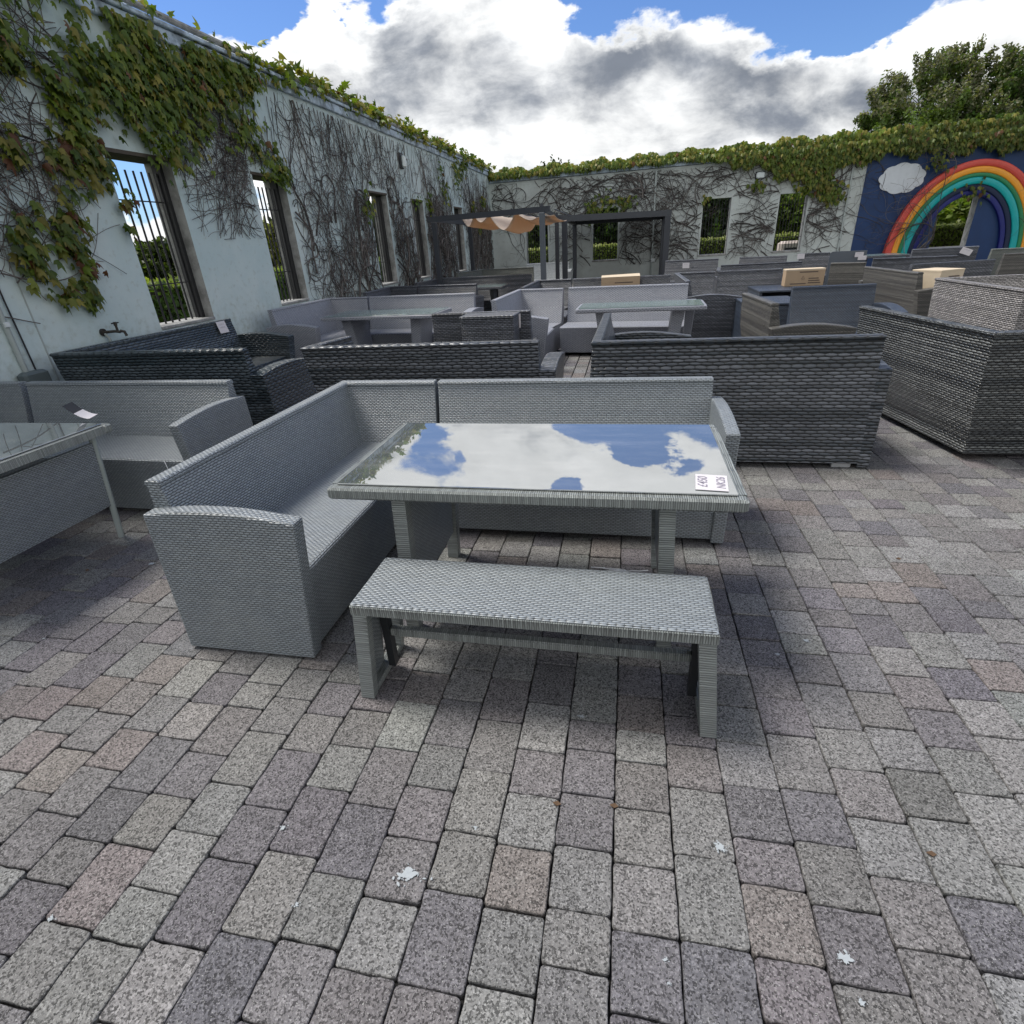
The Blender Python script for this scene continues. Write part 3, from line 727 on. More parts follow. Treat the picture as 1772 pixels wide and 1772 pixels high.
# further rows
SL = dict(h=.86, D=.70, sh=.42, fl=.12, ah=.64, feet=False)
sofa('slate wicker sofa back with a pinned paper, behind the dark woven box', [(-2.22, 6.35), (-1.06, 6.36)], 'wicker_slate', arms=(0, 0), **{**SL, 'h': .80, 'fl': .02, 'D': .55})
sofa('slate wicker corner section along the left wall behind the lilac set', [(-3.85, 10.46), (-4.52, 10.62), (-4.42, 9.25)], 'wicker_slate', **SL)
sofa('slate wicker sofa section behind the lilac sofa on the left', [(-2.66, 10.28), (-3.82, 10.45)], 'wicker_slate', arms=(1, 0), **SL)
sofa('long slate wicker corner sofa in front of the canopy pergola', [(-2.02, 12.55), (-4.13, 12.66), (-4.24, 11.3)], 'wicker_slate', arms=(1, 0), **SL)
sofa('olive grey wicker corner sofa under the canopy pergola', [(-2.5, 15.9), (-4.0, 16.0), (-4.33, 14.6)], 'wicker_olive', **SL)
sofa('whitish wicker sofa under the back wall between the pergola posts', [(-1.75, 18.0), (-3.05, 18.0)], 'wicker_pale', arms=(1, 1), **SL)
sofa('slate wicker corner section behind the middle lilac set', [(-.96, 10.38), (-1.60, 10.46), (-1.62, 8.85)], 'wicker_slate', **SL)
sofa('slate wicker sofa section behind the middle lilac set under the opened carton', [(.70, 10.2), (-.93, 10.37)], 'wicker_slate', arms=(1, 0), **SL)
sofa('slate wicker sofa beside the right pergola post with a hanging price card', [(2.15, 15.2), (.92, 15.4)], 'wicker_slate', arms=(1, 0), **SL)
sofa('slate wicker corner section with an arched end arm, left of the side tables', [(1.46, 10.55), (.80, 10.62), (.82, 8.66)], 'wicker_slate', arms=(0, 1), **SL)
sofa('slate wicker sofa section behind the woven side tables', [(2.50, 10.50), (1.50, 10.56)], 'wicker_slate', arms=(0, 0), **SL)
sofa('slate wicker sofa in the next row behind the side tables', [(3.26, 12.3), (1.79, 12.3)], 'wicker_slate', arms=(1, 1), **SL)
sofa('small slate wicker sofa standing below the third opening of the back wall', [(3.75, 15.4), (2.72, 15.7)], 'wicker_slate', arms=(1, 0), **{**SL, 'h': .84})
sofa('slate wicker armchair with a price card on its back, below the fourth opening', [(4.62, 15.2), (3.98, 15.3)], 'wicker_slate', arms=(1, 1), **{**SL, 'h': .87}, name='wicker_armchair', cat='armchair')
sofa('brown wicker armchair with a tall curved flared back, left of the blue black sofa', [(1.24, 6.73), (1.31, 5.66)], 'wicker_brown', arms=(0, 1), **{**SL, 'fl': .20, 'D': .66, 'curve': .9})
sofa('blue black wicker sofa between the side tables and the brown sofa with cardboard', [(2.71, 7.20), (1.85, 7.20)], 'wicker_blue', arms=(1, 0), **{**SL, 'fl': .06, 'D': .62})
sofa('brown banded wicker armchair behind the carton on the right', [(3.48, 11.3), (3.95, 11.05)], 'wicker_brown', arms=(0, 0), **SL, name='wicker_armchair', cat='armchair')
sofa('dark brown wicker sofa seen from its outer side with cardboard on it', [(3.57, 10.0), (3.64, 8.40)], 'wicker_brown', arms=(1, 1), **{**SL, 'fl': .14})
sofa('slate wicker sofa in front of the blue mural left half', [(4.40, 12.0), (5.62, 11.7)], 'wicker_slate', arms=(1, 1), **SL)
sofa('slate wicker sofa with lacing holes, nearest the mural on the right side', [(4.22, 9.98), (5.45, 10.25)], 'wicker_slate', arms=(0, 0), **SL)
sofa('slate wicker sofa with a white price card right under the rainbow', [(5.98, 14.3), (7.22, 14.3)], 'wicker_slate', arms=(0, 0), **{**SL, 'h': .88})
sofa('olive brown wicker sofa in the last row at the right edge', [(6.80, 13.0), (8.2, 12.9)], 'wicker_olive', arms=(0, 0), **{**SL, 'h': .87})
sofa('olive brown wicker sofa one row nearer at the right edge', [(6.22, 11.5), (7.6, 11.4)], 'wicker_brown', arms=(0, 0), **SL)

# tables ---------------------------------------------------------------
def rim_table(label, x0, x1, y0, y1, z, rimm, glassm, legstyle='panel', legm='wicker_silver', group='glass topped wicker tables', rim=.052, th=.046, rotz=0):
    cx, cy = (x0+x1)/2, (y0+y1)/2; a, b = (x1-x0)/2, (y1-y0)/2
    root = thing('glass_topped_table', label, 'table', (cx, cy, 0), rotz, group)
    m = MB()
    m.box(-a, a, -b, -b+rim, z-th, z, .008); m.box(-a, a, b-rim, b, z-th, z, .008)
    m.box(-a+.001, -a+rim, -b+rim, b-rim, z-th+.001, z-.001, .0); m.box(a-rim, a-.001, -b+rim, b-rim, z-th+.001, z-.001, .0)
    m.box(-a+rim-.002, a-rim+.002, -b+rim-.002, b-rim+.002, z-th+.008, z-.012)
    m.build('table_rim', rimm, root)
    gl = MB(); gl.box(-a+rim*.62, a-rim*.62, -b+rim*.62, b-rim*.62, z+.002, z+.008, .0015); gl.build('glass_top', glassm, root)
    if legstyle == 'panel':
        for sx in (-1, 1):
            xo = sx*(a-.25) if True else 0
            # woven end panel with wrapped posts at its two ends
            for sy in (-1, 1):
                ww = MB(); ww.hexa([(xo-.028+sx*.03, sy*(b-.10)-.025, .0), (xo+.028+sx*.03, sy*(b-.10)-.025, .0), (xo+.028+sx*.03, sy*(b-.10)+.025, .0), (xo-.028+sx*.03, sy*(b-.10)+.025, .0)],
                                   [(xo-.028, sy*(b-.10)-.028, z-th), (xo+.028, sy*(b-.10)-.028, z-th), (xo+.028, sy*(b-.10)+.028, z-th), (xo-.028, sy*(b-.10)+.028, z-th)])
                ww.build('leg', 'wicker_post_wrap' if legm == 'wicker_silver' else 'dark_metal', root)
            pp_ = MB(); pp_.hexa([(xo-.012+sx*.022, -b+.13, .16), (xo+.012+sx*.022, -b+.13, .16), (xo+.012+sx*.022, b-.13, .16), (xo-.012+sx*.022, b-.13, .16)],
                                [(xo-.012, -b+.13, z-th), (xo+.012, -b+.13, z-th), (xo+.012, b-.13, z-th), (xo-.012, b-.13, z-th)])
            pp_.build('end_panel', legm, root)
    elif legstyle == 'apron':
        for sx in (-1, 1):
            for sy in (-1, 1):
                ww = MB(); ww.tube([(sx*(a-.19), sy*(b-.06), 0), (sx*(a-.10), sy*(b-.06), z-th)], .017, 8); ww.build('leg', 'pipe_grey', root)
            pp_ = MB(); pp_.hexa([(sx*(a-.165)-.012, -b+.07, .22), (sx*(a-.165)+.012, -b+.07, .22), (sx*(a-.165)+.012, b-.07, .22), (sx*(a-.165)-.012, b-.07, .22)],
                                [(sx*(a-.11)-.012, -b+.07, z-th-.05), (sx*(a-.11)+.012, -b+.07, z-th-.05), (sx*(a-.11)+.012, b-.07, z-th-.05), (sx*(a-.11)-.012, b-.07, z-th-.05)])
            pp_.build('end_panel', legm, root)
    else:
        for sx in (-1, 1):
            ww = MB(); xo = sx*(a-.34)
            ww.hexa([(xo-.06-sx*.05, -b+.20, .0), (xo+.06-sx*.05, -b+.20, .0), (xo+.06-sx*.05, b-.20, .0), (xo-.06-sx*.05, b-.20, .0)],
                    [(xo-.07+sx*.04, -b+.13, z-th), (xo+.07+sx*.04, -b+.13, z-th), (xo+.07+sx*.04, b-.13, z-th), (xo-.07+sx*.04, b-.13, z-th)])
            ww.build('leg', legm, root)
        s = MB(); s.box(-a+.40, a-.40, -b+.21, b-.21, .13, .18, .005); s.build('shelf', legm, root)
    return root
rim_table('silver wicker dining table with dark mirror glass and a handwritten price card', -1.085, .415, 1.685, 2.50, .71, 'wicker_silver_wrap', 'dark_table_glass')
rim_table('grey wicker table with dark glass cut by the left edge of the photo', -4.30, -2.83, 1.57, 2.47, .71, 'wicker_silver_wrap', 'dark_table_glass', 'apron', rotz=.0)
rim_table('lilac grey trestle table with greenish glass in front of the left lilac sofa', -4.05, -2.42, 7.05, 7.80, .72, 'wicker_lilac', 'green_table_glass', 'trestle', 'wicker_lilac', rotz=-.05)
rim_table('lilac grey trestle table with greenish glass in front of the middle lilac sofa', -.60, .92, 6.95, 7.60, .72, 'wicker_lilac', 'green_table_glass', 'trestle', 'wicker_lilac', rotz=-.03)
rim_table('slate table with pale glass top standing beside the long slate corner sofa', -3.7, -2.42, 11.3, 11.95, .72, 'wicker_slate', 'green_table_glass', 'panel', 'wicker_slate')
rim_table('low grey table by the last sofas in front of the rainbow mural', 5.2, 6.35, 15.2, 16.0, .74, 'wicker_slate', 'green_table_glass', 'panel', 'wicker_slate')

# bench ----------------------------------------------------------------
def bench():
    x0, x1, y0, y1, z = -.885, .305, 1.355, 1.665, .43
    r = thing('wicker_bench', 'backless silver wicker bench on open end frames in front of the glass table', 'bench', ((x0+x1)/2, (y0+y1)/2, 0), -.006)
    a, b = (x1-x0)/2, (y1-y0)/2
    m = MB(); m.box(-a, a, -b, b, z-.006, z+.003, .004); m.box(-a+.01, a-.01, -b+.01, b-.01, z-.02, z-.005); m.build('seat', 'wicker_silver', r)
    m = MB(); e = .0025
    m.box(-a-e, a+e, -b-e, -b+.022, z-.043, z-.0035, .004); m.box(-a-e, a+e, b-.022, b+e, z-.043, z-.0035, .004)
    m.box(-a-e, -a+.022, -b+.022, b-.022, z-.043, z-.004); m.box(a-.022, a+e, -b+.022, b-.022, z-.043, z-.004); m.build('seat_edge', 'wicker_silver_wrap', r)
    for sx in (-1, 1):
        xt, xb = sx*(a-.028), sx*(a+.012)
        for sy in (-1, 1):
            yy = sy*(b-.02)
            m = MB(); m.hexa([(xb-.026, yy-.018, 0), (xb+.026, yy-.018, 0), (xb+.026, yy+.018, 0), (xb-.026, yy+.018, 0)],
                             [(xt-.026, yy-.018, z-.045), (xt+.026, yy-.018, z-.045), (xt+.026, yy+.018, z-.045), (xt-.026, yy+.018, z-.045)])
            m.build('leg', 'wicker_post_wrap', r)
        m = MB(); m.box(xb-.028 if sx > 0 else xb-.02, xb+.02 if sx > 0 else xb+.028, -b+.04, b-.04, .004, .03, .003); m.build('foot_rail', 'wicker_silver_wrap', r)
        m = MB(); xo = .012*sx
        m.hexa([(xb-.006+xo, -b+.038, .03), (xb+.006+xo, -b+.038, .03), (xb+.006+xo, b-.13, .03), (xb-.006+xo, b-.13, .03)],
               [(xt-.006+xo, -b+.038, z-.045), (xt+.006+xo, -b+.038, z-.045), (xt+.006+xo, b-.13, z-.045), (xt-.006+xo, b-.13, z-.045)]); m.build('end_infill', 'wicker_silver', r)
        m = MB(); xi = sx*(a-.03)
        m.box(xi-.014, xi+.014, -.005, .030, .03, z-.045); m.build('inner_post', 'dark_metal', r)
    m = MB(); m.box(-a+.045, a-.045, -.005, .03, .178, .212, .005); m.build('stretcher', 'wicker_silver_wrap', r)
bench()

# woven boxes / side tables ----------------------------------------------
def woven_box(label, x0, x1, y0, y1, z, mt, group=None, rotz=0, name='wicker_side_table', cat='side table', open_side=False):
    cx, cy = (x0+x1)/2, (y0+y1)/2; a, b = (x1-x0)/2, (y1-y0)/2
    r = thing(name, label, cat, (cx, cy, 0), rotz, group)
    m = MB()
    if open_side:
        m.box(-a+.01, -a+.05, -b+.01, b-.01, .02, z-.03); m.box(a-.05, a-.01, -b+.01, b-.01, .02, z-.03); m.box(-a+.05, a-.05, b-.05, b-.01, .02, z-.03)
    else: m.box(-a+.01, a-.01, -b+.01, b-.01, .02, z-.03, .006)
    m.build('body', mt, r)
    m = MB(); m.box(-a, a, -b, b, z-.028, z, .006); m.build('lid', mt, r)
    for sx in (-1, 1):
        for sy in (-1, 1):
            f = MB(); f.box(sx*(a-.05)-.02, sx*(a-.05)+.02, sy*(b-.05)-.02, sy*(b-.05)+.02, 0, .03); f.build('foot', 'dark_metal', r)
    return r
woven_box('dark grey woven storage box in front of the slate sofa with the paper', -1.78, -1.17, 5.98, 6.30, .80, 'wicker_slate', name='storage_box', cat='storage box', rotz=-.02)
woven_box('grey woven side table with open front under the closed carton', 1.97, 2.98, 9.42, 10.35, .62, 'wicker_blue', 'woven side tables by the blue sofa', open_side=True)
woven_box('grey woven side table right behind the curved brown sofa back', 1.49, 2.19, 7.80, 8.65, .62, 'wicker_blue', 'woven side tables by the blue sofa')
# upright table top / screen panel
up = thing('upright_panel', 'dark upright panel with rounded corner and two white price cards', 'panel', (4.42, 13.4, 0), -.25)
m = MB(); pr = [(-.33, .3), (.33, .3), (.33, .95)]+[(-.33+.06-.06*math.sin(a_), .95-.06+.06*math.cos(a_)) for a_ in [k*PI/12 for k in range(7)]]
m.prism(pr, -.02, .02, 'y'); m.build('board', 'anthracite_light', up)
for sx in (-.28, .28):
    m = MB(); m.box(sx-.02, sx+.02, -.15, .15, 0, .32, .004); m.build('leg', 'dark_metal', up)

# cartons -----------------------------------------------------------------
def carton(label, cx, cy, z0, w, d, h, rotz, opened=False, pale=False):
    r = thing('cardboard_box', label, 'carton', (cx, cy, z0), rotz, 'cardboard cartons left on the furniture')
    m = MB(); m.box(-w/2, w/2, -d/2, d/2, 0, h, .004); m.build('box_body', 'cardboard_pale' if pale else 'cardboard', r)
    m = MB()
    if opened:
        m.hexa([(-w/2, -d/2, h+.002), (w/2, -d/2, h+.002), (w/2, -.02, h+.03), (-w/2, -.02, h+.02)], [(-w/2, -d/2, h+.006), (w/2, -d/2, h+.006), (w/2, -.02, h+.035), (-w/2, -.02, h+.025)])
        m.hexa([(-w/2+.01, .0, h+.025), (w/2-.04, .0, h+.03), (w/2, d/2, h+.003), (-w/2, d/2, h+.003)], [(-w/2+.01, .0, h+.03), (w/2-.04, .0, h+.036), (w/2, d/2, h+.008), (-w/2, d/2, h+.008)])
    else: m.box(-w/2-.002, w/2+.002, -d/2-.002, d/2+.002, h-.02, h+.004, .003)
    m.build('lid_flap', 'cardboard_pale', r)
    m = MB(); yy = -d/2-.001
    for k in range(3): m.box(w*.10, w*(.42-.03*k), yy-.0015, yy, h*.16+k*.032, h*.16+k*.032+.014)
    m.box(-w*.36, w*.05, yy-.0015, yy, h*.12, h*.12+.014); m.box(-w*.15, w*.32, yy-.0015, yy, h*.80, h*.80+.016)
    m.tube([(-w*.08, yy-.001, h*.42), (-w*.04, yy-.001, h*.62), (0, yy-.001, h*.42), (-w*.08, yy-.001, h*.42)], .003, 4)
    m.build('printing', 'print_ink', r)
carton('closed cardboard carton with dark print standing on the woven side table', 2.72, 10.03, .622, .56, .22, .245, -.03)
carton('opened cardboard carton with ragged pale flaps behind the middle lilac sofa', -.12, 10.0, .425, .62, .42, .46, .03, opened=True)
carton('pale cardboard piece lying folded on the end of the dark brown sofa', 4.02, 8.75, .425, .40, .40, .44, .5, pale=True)

# pergolas ----------------------------------------------------------------
ZP = 2.05
P1 = thing('canopy_pergola', 'dark metal pergola with a sagging orange brown fabric canopy', 'pergola', (-2.8, 13.5, 0))
fl_, fr_ = (-3.98, 12.2), (-1.60, 11.35); rl_, rr_ = (-4.15, 15.7), (-1.86, 15.9)
def wbox(p, q, half, z0, z1, ch=.005):
    p = Vector((p[0], p[1])); q = Vector((q[0], q[1])); d = (q-p).normalized(); n = Vector((-d.y, d.x))*half
    m = MB(); c = [p-n, q-n, q+n, p+n]; m.hexa([(v.x, v.y, z0) for v in c], [(v.x, v.y, z1) for v in c]); return m
for p in (fl_, fr_, rl_, rr_):
    m = MB(); m.box(p[0]-.05, p[0]+.05, p[1]-.05, p[1]+.05, 0, ZP-.10, .006); place(m.build('post', 'anthracite_light' if p is fr_ else 'anthracite'), P1)
    m = MB(); m.tube([(p[0], p[1], ZP-.0), (p[0], p[1], ZP+.05)], .03, 8); place(m.build('post_cap', 'anthracite'), P1)
ext = .16
def extend(p, q, e): p = Vector(p); q = Vector(q); d = (q-p).normalized()*e; return tuple(p-d), tuple(q+d)
for p, q in ((fl_, fr_), (rl_, rr_), (fl_, rl_), (fr_, rr_)):
    a_, b_ = extend(p, q, ext if (p, q) in ((fl_, fr_), (rl_, rr_)) else -.03)
    place(wbox(a_, b_, .03, ZP-.10, ZP).build('beam', 'anthracite'), P1)
# canopy hanging in uneven folds between two cross rails
prof = [(799, 377), (811, 391.5), (820, 373), (833, 384.5), (847, 371), (874, 398.5), (894, 368.5), (921, 382.5), (932, 378), (945, 376), (962, 373)]
key = []
for (px, py) in prof:
    x_, z_ = ony(px, py, 12.05-.35*(px-799)/140); key.append((x_, z_))
def catmull(K, n):
    out = []
    for i in range(len(K)-1):
        p0, p1, p2, p3 = K[max(i-1, 0)], K[i], K[i+1], K[min(i+2, len(K)-1)]
        for j in range(n):
            t_ = j/n
            lo = p1[1] < p2[1]
            s_ = t_*t_ if lo else 1-(1-t_)*(1-t_)   # cusp at the rails, round sag between
            s_ = t_**1.7 if lo else 1-(1-t_)**1.7
            out.append((p1[0]+(p2[0]-p1[0])*t_, p1[1]+(p2[1]-p1[1])*s_))
    out.append(K[-1]); return out
cv = catmull(key, 6); NY = 10
mb = MB(); vs = []
for j in range(NY+1):
    f = j/NY
    for (x_, z_) in cv:
        zz = z_ + (.03*math.sin(f*PI*3+x_*2.5))*(.3) - .05*math.sin(PI*f)*(1 if z_ < 1.95 else 0)
        vs.append((x_-.25*f*(x_+2)*.2-.1*f, 12.05-.33*(x_+3.3)+3.6*f, zz))
k = len(cv); mb.add(vs, [(j*k+i, j*k+i+1, (j+1)*k+i+1, (j+1)*k+i) for j in range(NY) for i in range(k-1)])
co = mb.build('canopy', 'canopy_canvas', smooth=True); sm = co.modifiers.new('thick', 'SOLIDIFY'); sm.thickness = .006; place(co, P1)
for (x_, z_) in key[::2]:
    m = MB(); m.tube([(x_, 11.5-.33*(x_+1.7)+.1, ZP-.06), (x_-.1, 15.7, ZP-.05)], .012, 6); place(m.build('canopy_rail', 'anthracite'), P1)
P2 = thing('open_pergola', 'dark metal pergola frame without canopy against the back wall', 'pergola', (-.3, 18, 0))
f2l, f2r = (-1.71, 16.4), (1.04, 17.85); r2l, r2r = (-1.9, 21.6), (1.15, 21.75)
for p in (f2l, f2r, r2l, r2r):
    w_ = .07 if p is not f2r else .085
    m = MB(); m.box(p[0]-w_, p[0]+w_, p[1]-w_, p[1]+w_, 0, ZP-.14, .006); place(m.build('post', 'anthracite'), P2)
for p, q in ((f2l, f2r), (r2l, r2r), (f2l, r2l), (f2r, r2r)):
    place(wbox(*extend(p, q, .09 if p is f2l and q is f2r else -.05), .05, ZP-.15, ZP).build('beam', 'anthracite'), P2)
m = MB(); c_ = [f2l, f2r, r2r, r2l]; m.hexa([(x, y, ZP-.05) for x, y in c_], [(x, y, ZP-.02) for x, y in c_]); place(m.build('roof_sheet', 'anthracite'), P2)

# price cards, labels ------------------------------------------------------
def card(label, loc, w, h, nrm, up_, mt='paper', lines=0, name='price_card', cat='price card', thick=.0015):
    n = Vector(nrm).normalized(); u = Vector(up_); u = (u-n*u.dot(n)).normalized(); r = u.cross(n)
    Mx = Matrix((r, u, n)).transposed().to_4x4(); Mx.translation = Vector(loc)
    o = thing(name, label, cat, (0, 0, 0), 0, 'paper price cards on the furniture'); o.matrix_world = Mx
    m = MB(); m.box(-w/2, w/2, -h/2, h/2, 0, thick); m.build('card', mt, o)
    if lines:
        m = MB()
        for k in range(lines):
            yy = h*(.24-.26*k)
            m.tube([(-w*.3+i*w*.6/9, yy+(.008 if i % 2 else -.008)*h*8, thick) for i in range(10)], .0009*max(1, w/.1), 4)
        m.build('writing', 'ink', o)
    return o
pc = onz(1231, 836, .718)
t_ = card('white price card reading £450 NK26 lying on the mirror glass table', (pc[0], pc[1], .7195), .135, .105, (0, 0, 1), (-1, .1, 0))
for txt, yy, sz in (('£450', .014, .046), ('NK26', -.044, .041)):
    cu = bpy.data.curves.new('text', 'FONT'); cu.body = txt; cu.size = sz; cu.extrude = .0004; cu.offset = .0003; cu.align_x = 'CENTER'; cu.shear = .2
    to = bpy.data.objects.new('handwriting', cu.copy()); COL.objects.link(to); to.parent = t_; to.data.materials.append(MATS['ink'])
    bpy.context.view_layer.update()
    mh = bpy.data.meshes.new_from_object(to.evaluated_get(bpy.context.evaluated_depsgraph_get()))
    hw = bpy.data.objects.new('handwriting', mh); COL.objects.link(hw); hw.parent = t_; hw.location = (0, yy, .002)
    bpy.data.objects.remove(to)
tv = onz(146, 722, .72)
r_ = thing('curled_label', 'curled black and white paper label standing on the left glass table', 'label', (tv[0], tv[1], .719), -1.2)
m = MB(); N = 8; vs = []
for k in range(N+1):
    a_ = k/N; vs += [(-.05, -.06+.11*a_, .085*(1-a_)**1.8), (.05, -.06+.11*a_, .085*(1-a_)**1.8), (.05, -.06+.11*a_, .085*(1-a_)**1.8+.0015), (-.05, -.06+.11*a_, .085*(1-a_)**1.8+.0015)]
for k in range(N):
    for j in range(4): m.add([vs[k*4+j], vs[k*4+(j+1) % 4], vs[k*4+4+(j+1) % 4], vs[k*4+4+j]], [(0, 1, 2, 3)], 0 if k < 3 else 1)
m.build('paper', ['paper_black', 'paper'], r_)
def onface(px, py, Y): x_, z_ = ony(px, py, Y); return (x_, Y, z_)
card('price card pinned to the inner back of the teal black sofa by the left wall', (-4.615, *onx(385, 566, -4.615)), .15, .13, (1, 0, .25), (0, 0, 1), lines=2)
card('tall paper pinned beside the woven storage box', onface(893.5, 555, 6.33), .10, .15, (0, -1, .1), (0, 0, 1), lines=2)
card('price card with a cable tie hanging on the slate sofa by the pergola post', onface(1187, 459.5, 15.1), .16, .12, (0, -1, .1), (0, 0, 1), lines=1)
card('white card on the slate armchair below the fourth opening', onface(1386, 443.5, 15.12), .16, .11, (0, -1, .1), (0, 0, 1), lines=1)
card('upper white card on the dark upright panel', onface(1487, 440.5, 13.30), .15, .09, (-.25, -1, .0), (0, 0, 1), lines=1)
card('lower white card on the dark upright panel', onface(1492, 446, 13.28), .15, .08, (-.25, -1, .0), (0, 0, 1))
card('white slanted price card on the sofa right under the rainbow', onface(1672, 435, 14.2), .20, .12, (-.3, -1, .0), (.4, 0, 1), lines=1)

# droppings and litter on the paving
def blob(x, y, r, label, star=False, z=.003):
    m = MB()
    for q in range(70 if star else 26):
        a_ = random.random()*2*PI; d_ = abs(random.gauss(0, .55))*r; rr = r*(.05+.17*random.random()**2)*(1.3 if d_ < r*.5 else .7)
        st_ = 1+1.5*random.random(); an = random.random()*PI; ox, oy = d_*math.cos(a_)*1.1, d_*math.sin(a_)*.8
        pg = []
        for t in range(7):
            u_, v_ = rr*st_*math.cos(t*PI/3.5)*(.7+.5*random.random()), rr*math.sin(t*PI/3.5)*(.7+.5*random.random())
            pg.append((ox+u_*math.cos(an)-v_*math.sin(an), oy+u_*math.sin(an)+v_*math.cos(an)))
        m.prism(pg, 0, .0006+.0008*random.random(), 'z')
    o = m.build('bird_dropping', 'dropping', loc=(x, y, z)); tag(o, label, 'dropping', 'bird droppings on the paving')
for (px, py, r, lab, st) in ((706, 1512, .030, 'largest star shaped white dropping on a buff paver', True), (88, 1590, .012, 'white dropping near the lower left corner', False),
        (513, 1565, .010, 'pale dropping on a light paver left of the star shaped one', False), (490, 1432, .012, 'faint splash on a brown paver', False),
        (1007, 1239, .013, 'round white dropping in front of the bench', False), (1245, 1465, .018, 'pale splash on a pinkish paver right of centre', True),
        (1462, 1658, .018, 'bluish white splash near the lower right', True), (1492, 1734, .010, 'small pale dropping at the lower right edge', False),
        (1152, 1660, .008, 'upper of two white spots on a buff paver', False), (1156, 1702, .008, 'lower of two white spots on a buff paver', False),
        (262, 975, .018, 'white dropping beside the left sofa arm', True), (1395, 1108, .014, 'white streak right of the bench', False),
        (1345, 1132, .012, 'thin white streak next to the bench end', False), (75, 1105, .008, 'tiny dropping in the shade at the left', False), (823, 1432, .010, 'white dropping on a grey paver below the bench', False)):
    x_, y_ = onz(px, py, 0.004); blob(x_, y_, r, lab, st)
x_, y_ = onz(1045, 985, .01)
m = MB(); pts = [(random.gauss(0, .05)+k*.012, random.gauss(0, .018), .004+.012*abs(math.sin(k))) for k in range(14)]
m.tube(pts, .0022, 5); tag(m.build('frayed_string', 'cable_tie', loc=(x_, y_, 0)), 'frayed white string on the paving under the glass table', 'string')

for (px, py, lab) in ((1062, 1392, 'small dry leaf in the joint below the bench'), (963, 1388, 'tiny brown leaf left of another on the middle pavers'), (1612, 1475, 'dry reddish leaf in a joint at the lower right'), (1555, 965, 'brown leaf on the paving in front of the charcoal sofa'), (150, 985, 'dark leaf in the shade beside the left table')):
    x_, y_ = onz(px, py, .01); m = MB(); rr = .011
    m.add([(rr*1.3, 0, .002), (rr*.3, rr*.6, .006), (-rr, rr*.2, .003), (-rr*.8, -rr*.4, .007), (rr*.2, -rr*.6, .002)], [(0, 1, 2, 3, 4)])
    lf = m.build('fallen_leaf', 'leaf_dry', loc=(x_, y_, .002)); sm_ = lf.modifiers.new('thick', 'SOLIDIFY'); sm_.thickness = .001; tag(lf, lab, 'leaf', 'fallen leaves')
# ------------------------------------------------------------------ climbing plants
STEM_T = [(.125, .112, .105), (.080, .070, .066), (.19, .17, .158), (.050, .044, .042)]
def tubes_np(paths, tints, name, parent, n=4):
    Vs = []; Fs = []; Ts = []; o = 0
    ang = np.arange(n)*2*PI/n
    for (P, Rr), tn in zip(paths, tints):
        P = np.asarray(P); Rr = np.asarray(Rr); m = len(P)
        if m < 2: continue
        d = np.gradient(P, axis=0); d /= np.linalg.norm(d, axis=1)[:, None]+1e-9
        up = np.array([.31, .22, .92]); a = np.cross(d, up); a /= np.linalg.norm(a, axis=1)[:, None]+1e-9; b = np.cross(a, d)
        ring = P[:, None, :]+Rr[:, None, None]*(np.cos(ang)[None, :, None]*a[:, None, :]+np.sin(ang)[None, :, None]*b[:, None, :])
        Vs.append(ring.reshape(-1, 3)); i = np.arange(m-1)[:, None]*n+o; j = np.arange(n)[None, :]; j2 = (j+1) % n
        f = np.stack([i+j, i+j2, i+n+j2, i+n+j], -1).reshape(-1, 4); Fs.append(f); Ts.append(np.tile(tn, (len(f), 1))); o += m*n
    return np_mesh(name, np.concatenate(Vs), np.concatenate(Fs), 'vine_stem', np.concatenate(Ts), parent, smooth=True)
def in_hole(a, z, H, mg=.03): return any(h[0]-mg < a < h[1]+mg and h[2]-mg < z < h[3]+mg for h in H)
def grow(out, a, z, ang, length, r, H, amax, amin, ztop_, wig=.30, branch=.05, bend=0.0, depth=0, zmin=.02, step=.07):
    """walk over the wall plane, (a,z) with heading ang"""
    pts = [(a, z, r)]; L = 0; off = .012+random.random()*.03; rr = r; drift = random.gauss(0, .04)
    while L < length:
        drift = drift*.92+random.gauss(0, wig*.34); ang += drift*.5+bend*step
        a2, z2 = a+math.cos(ang)*step, z+math.sin(ang)*step
        if in_hole(a2, z2, H) or z2 > ztop_ or z2 < zmin or a2 < amin or a2 > amax: break
        a, z = a2, z2; L += step; rr = max(.0030, r*(1-.72*L/length)); pts.append((a, z, rr))
        if depth < 3 and random.random() < branch:
            grow(out, a, z, ang+random.choice((-1, 1))*(.4+random.random()*.9), length*(.25+random.random()*.4), rr*.7, H, amax, amin, ztop_, wig*1.2, branch*.9, bend, depth+1, zmin, step)
    if len(pts) > 3: out.append((pts, off))
def to_paths(out, f):
    P = []
    for pts, off in out:
        k = len(pts); ph = random.random()*6
        P.append(([f(a, z, off+.012*math.sin(i*.5+ph)) for i, (a, z, r) in enumerate(pts)], [p[2] for p in pts]))
    return P
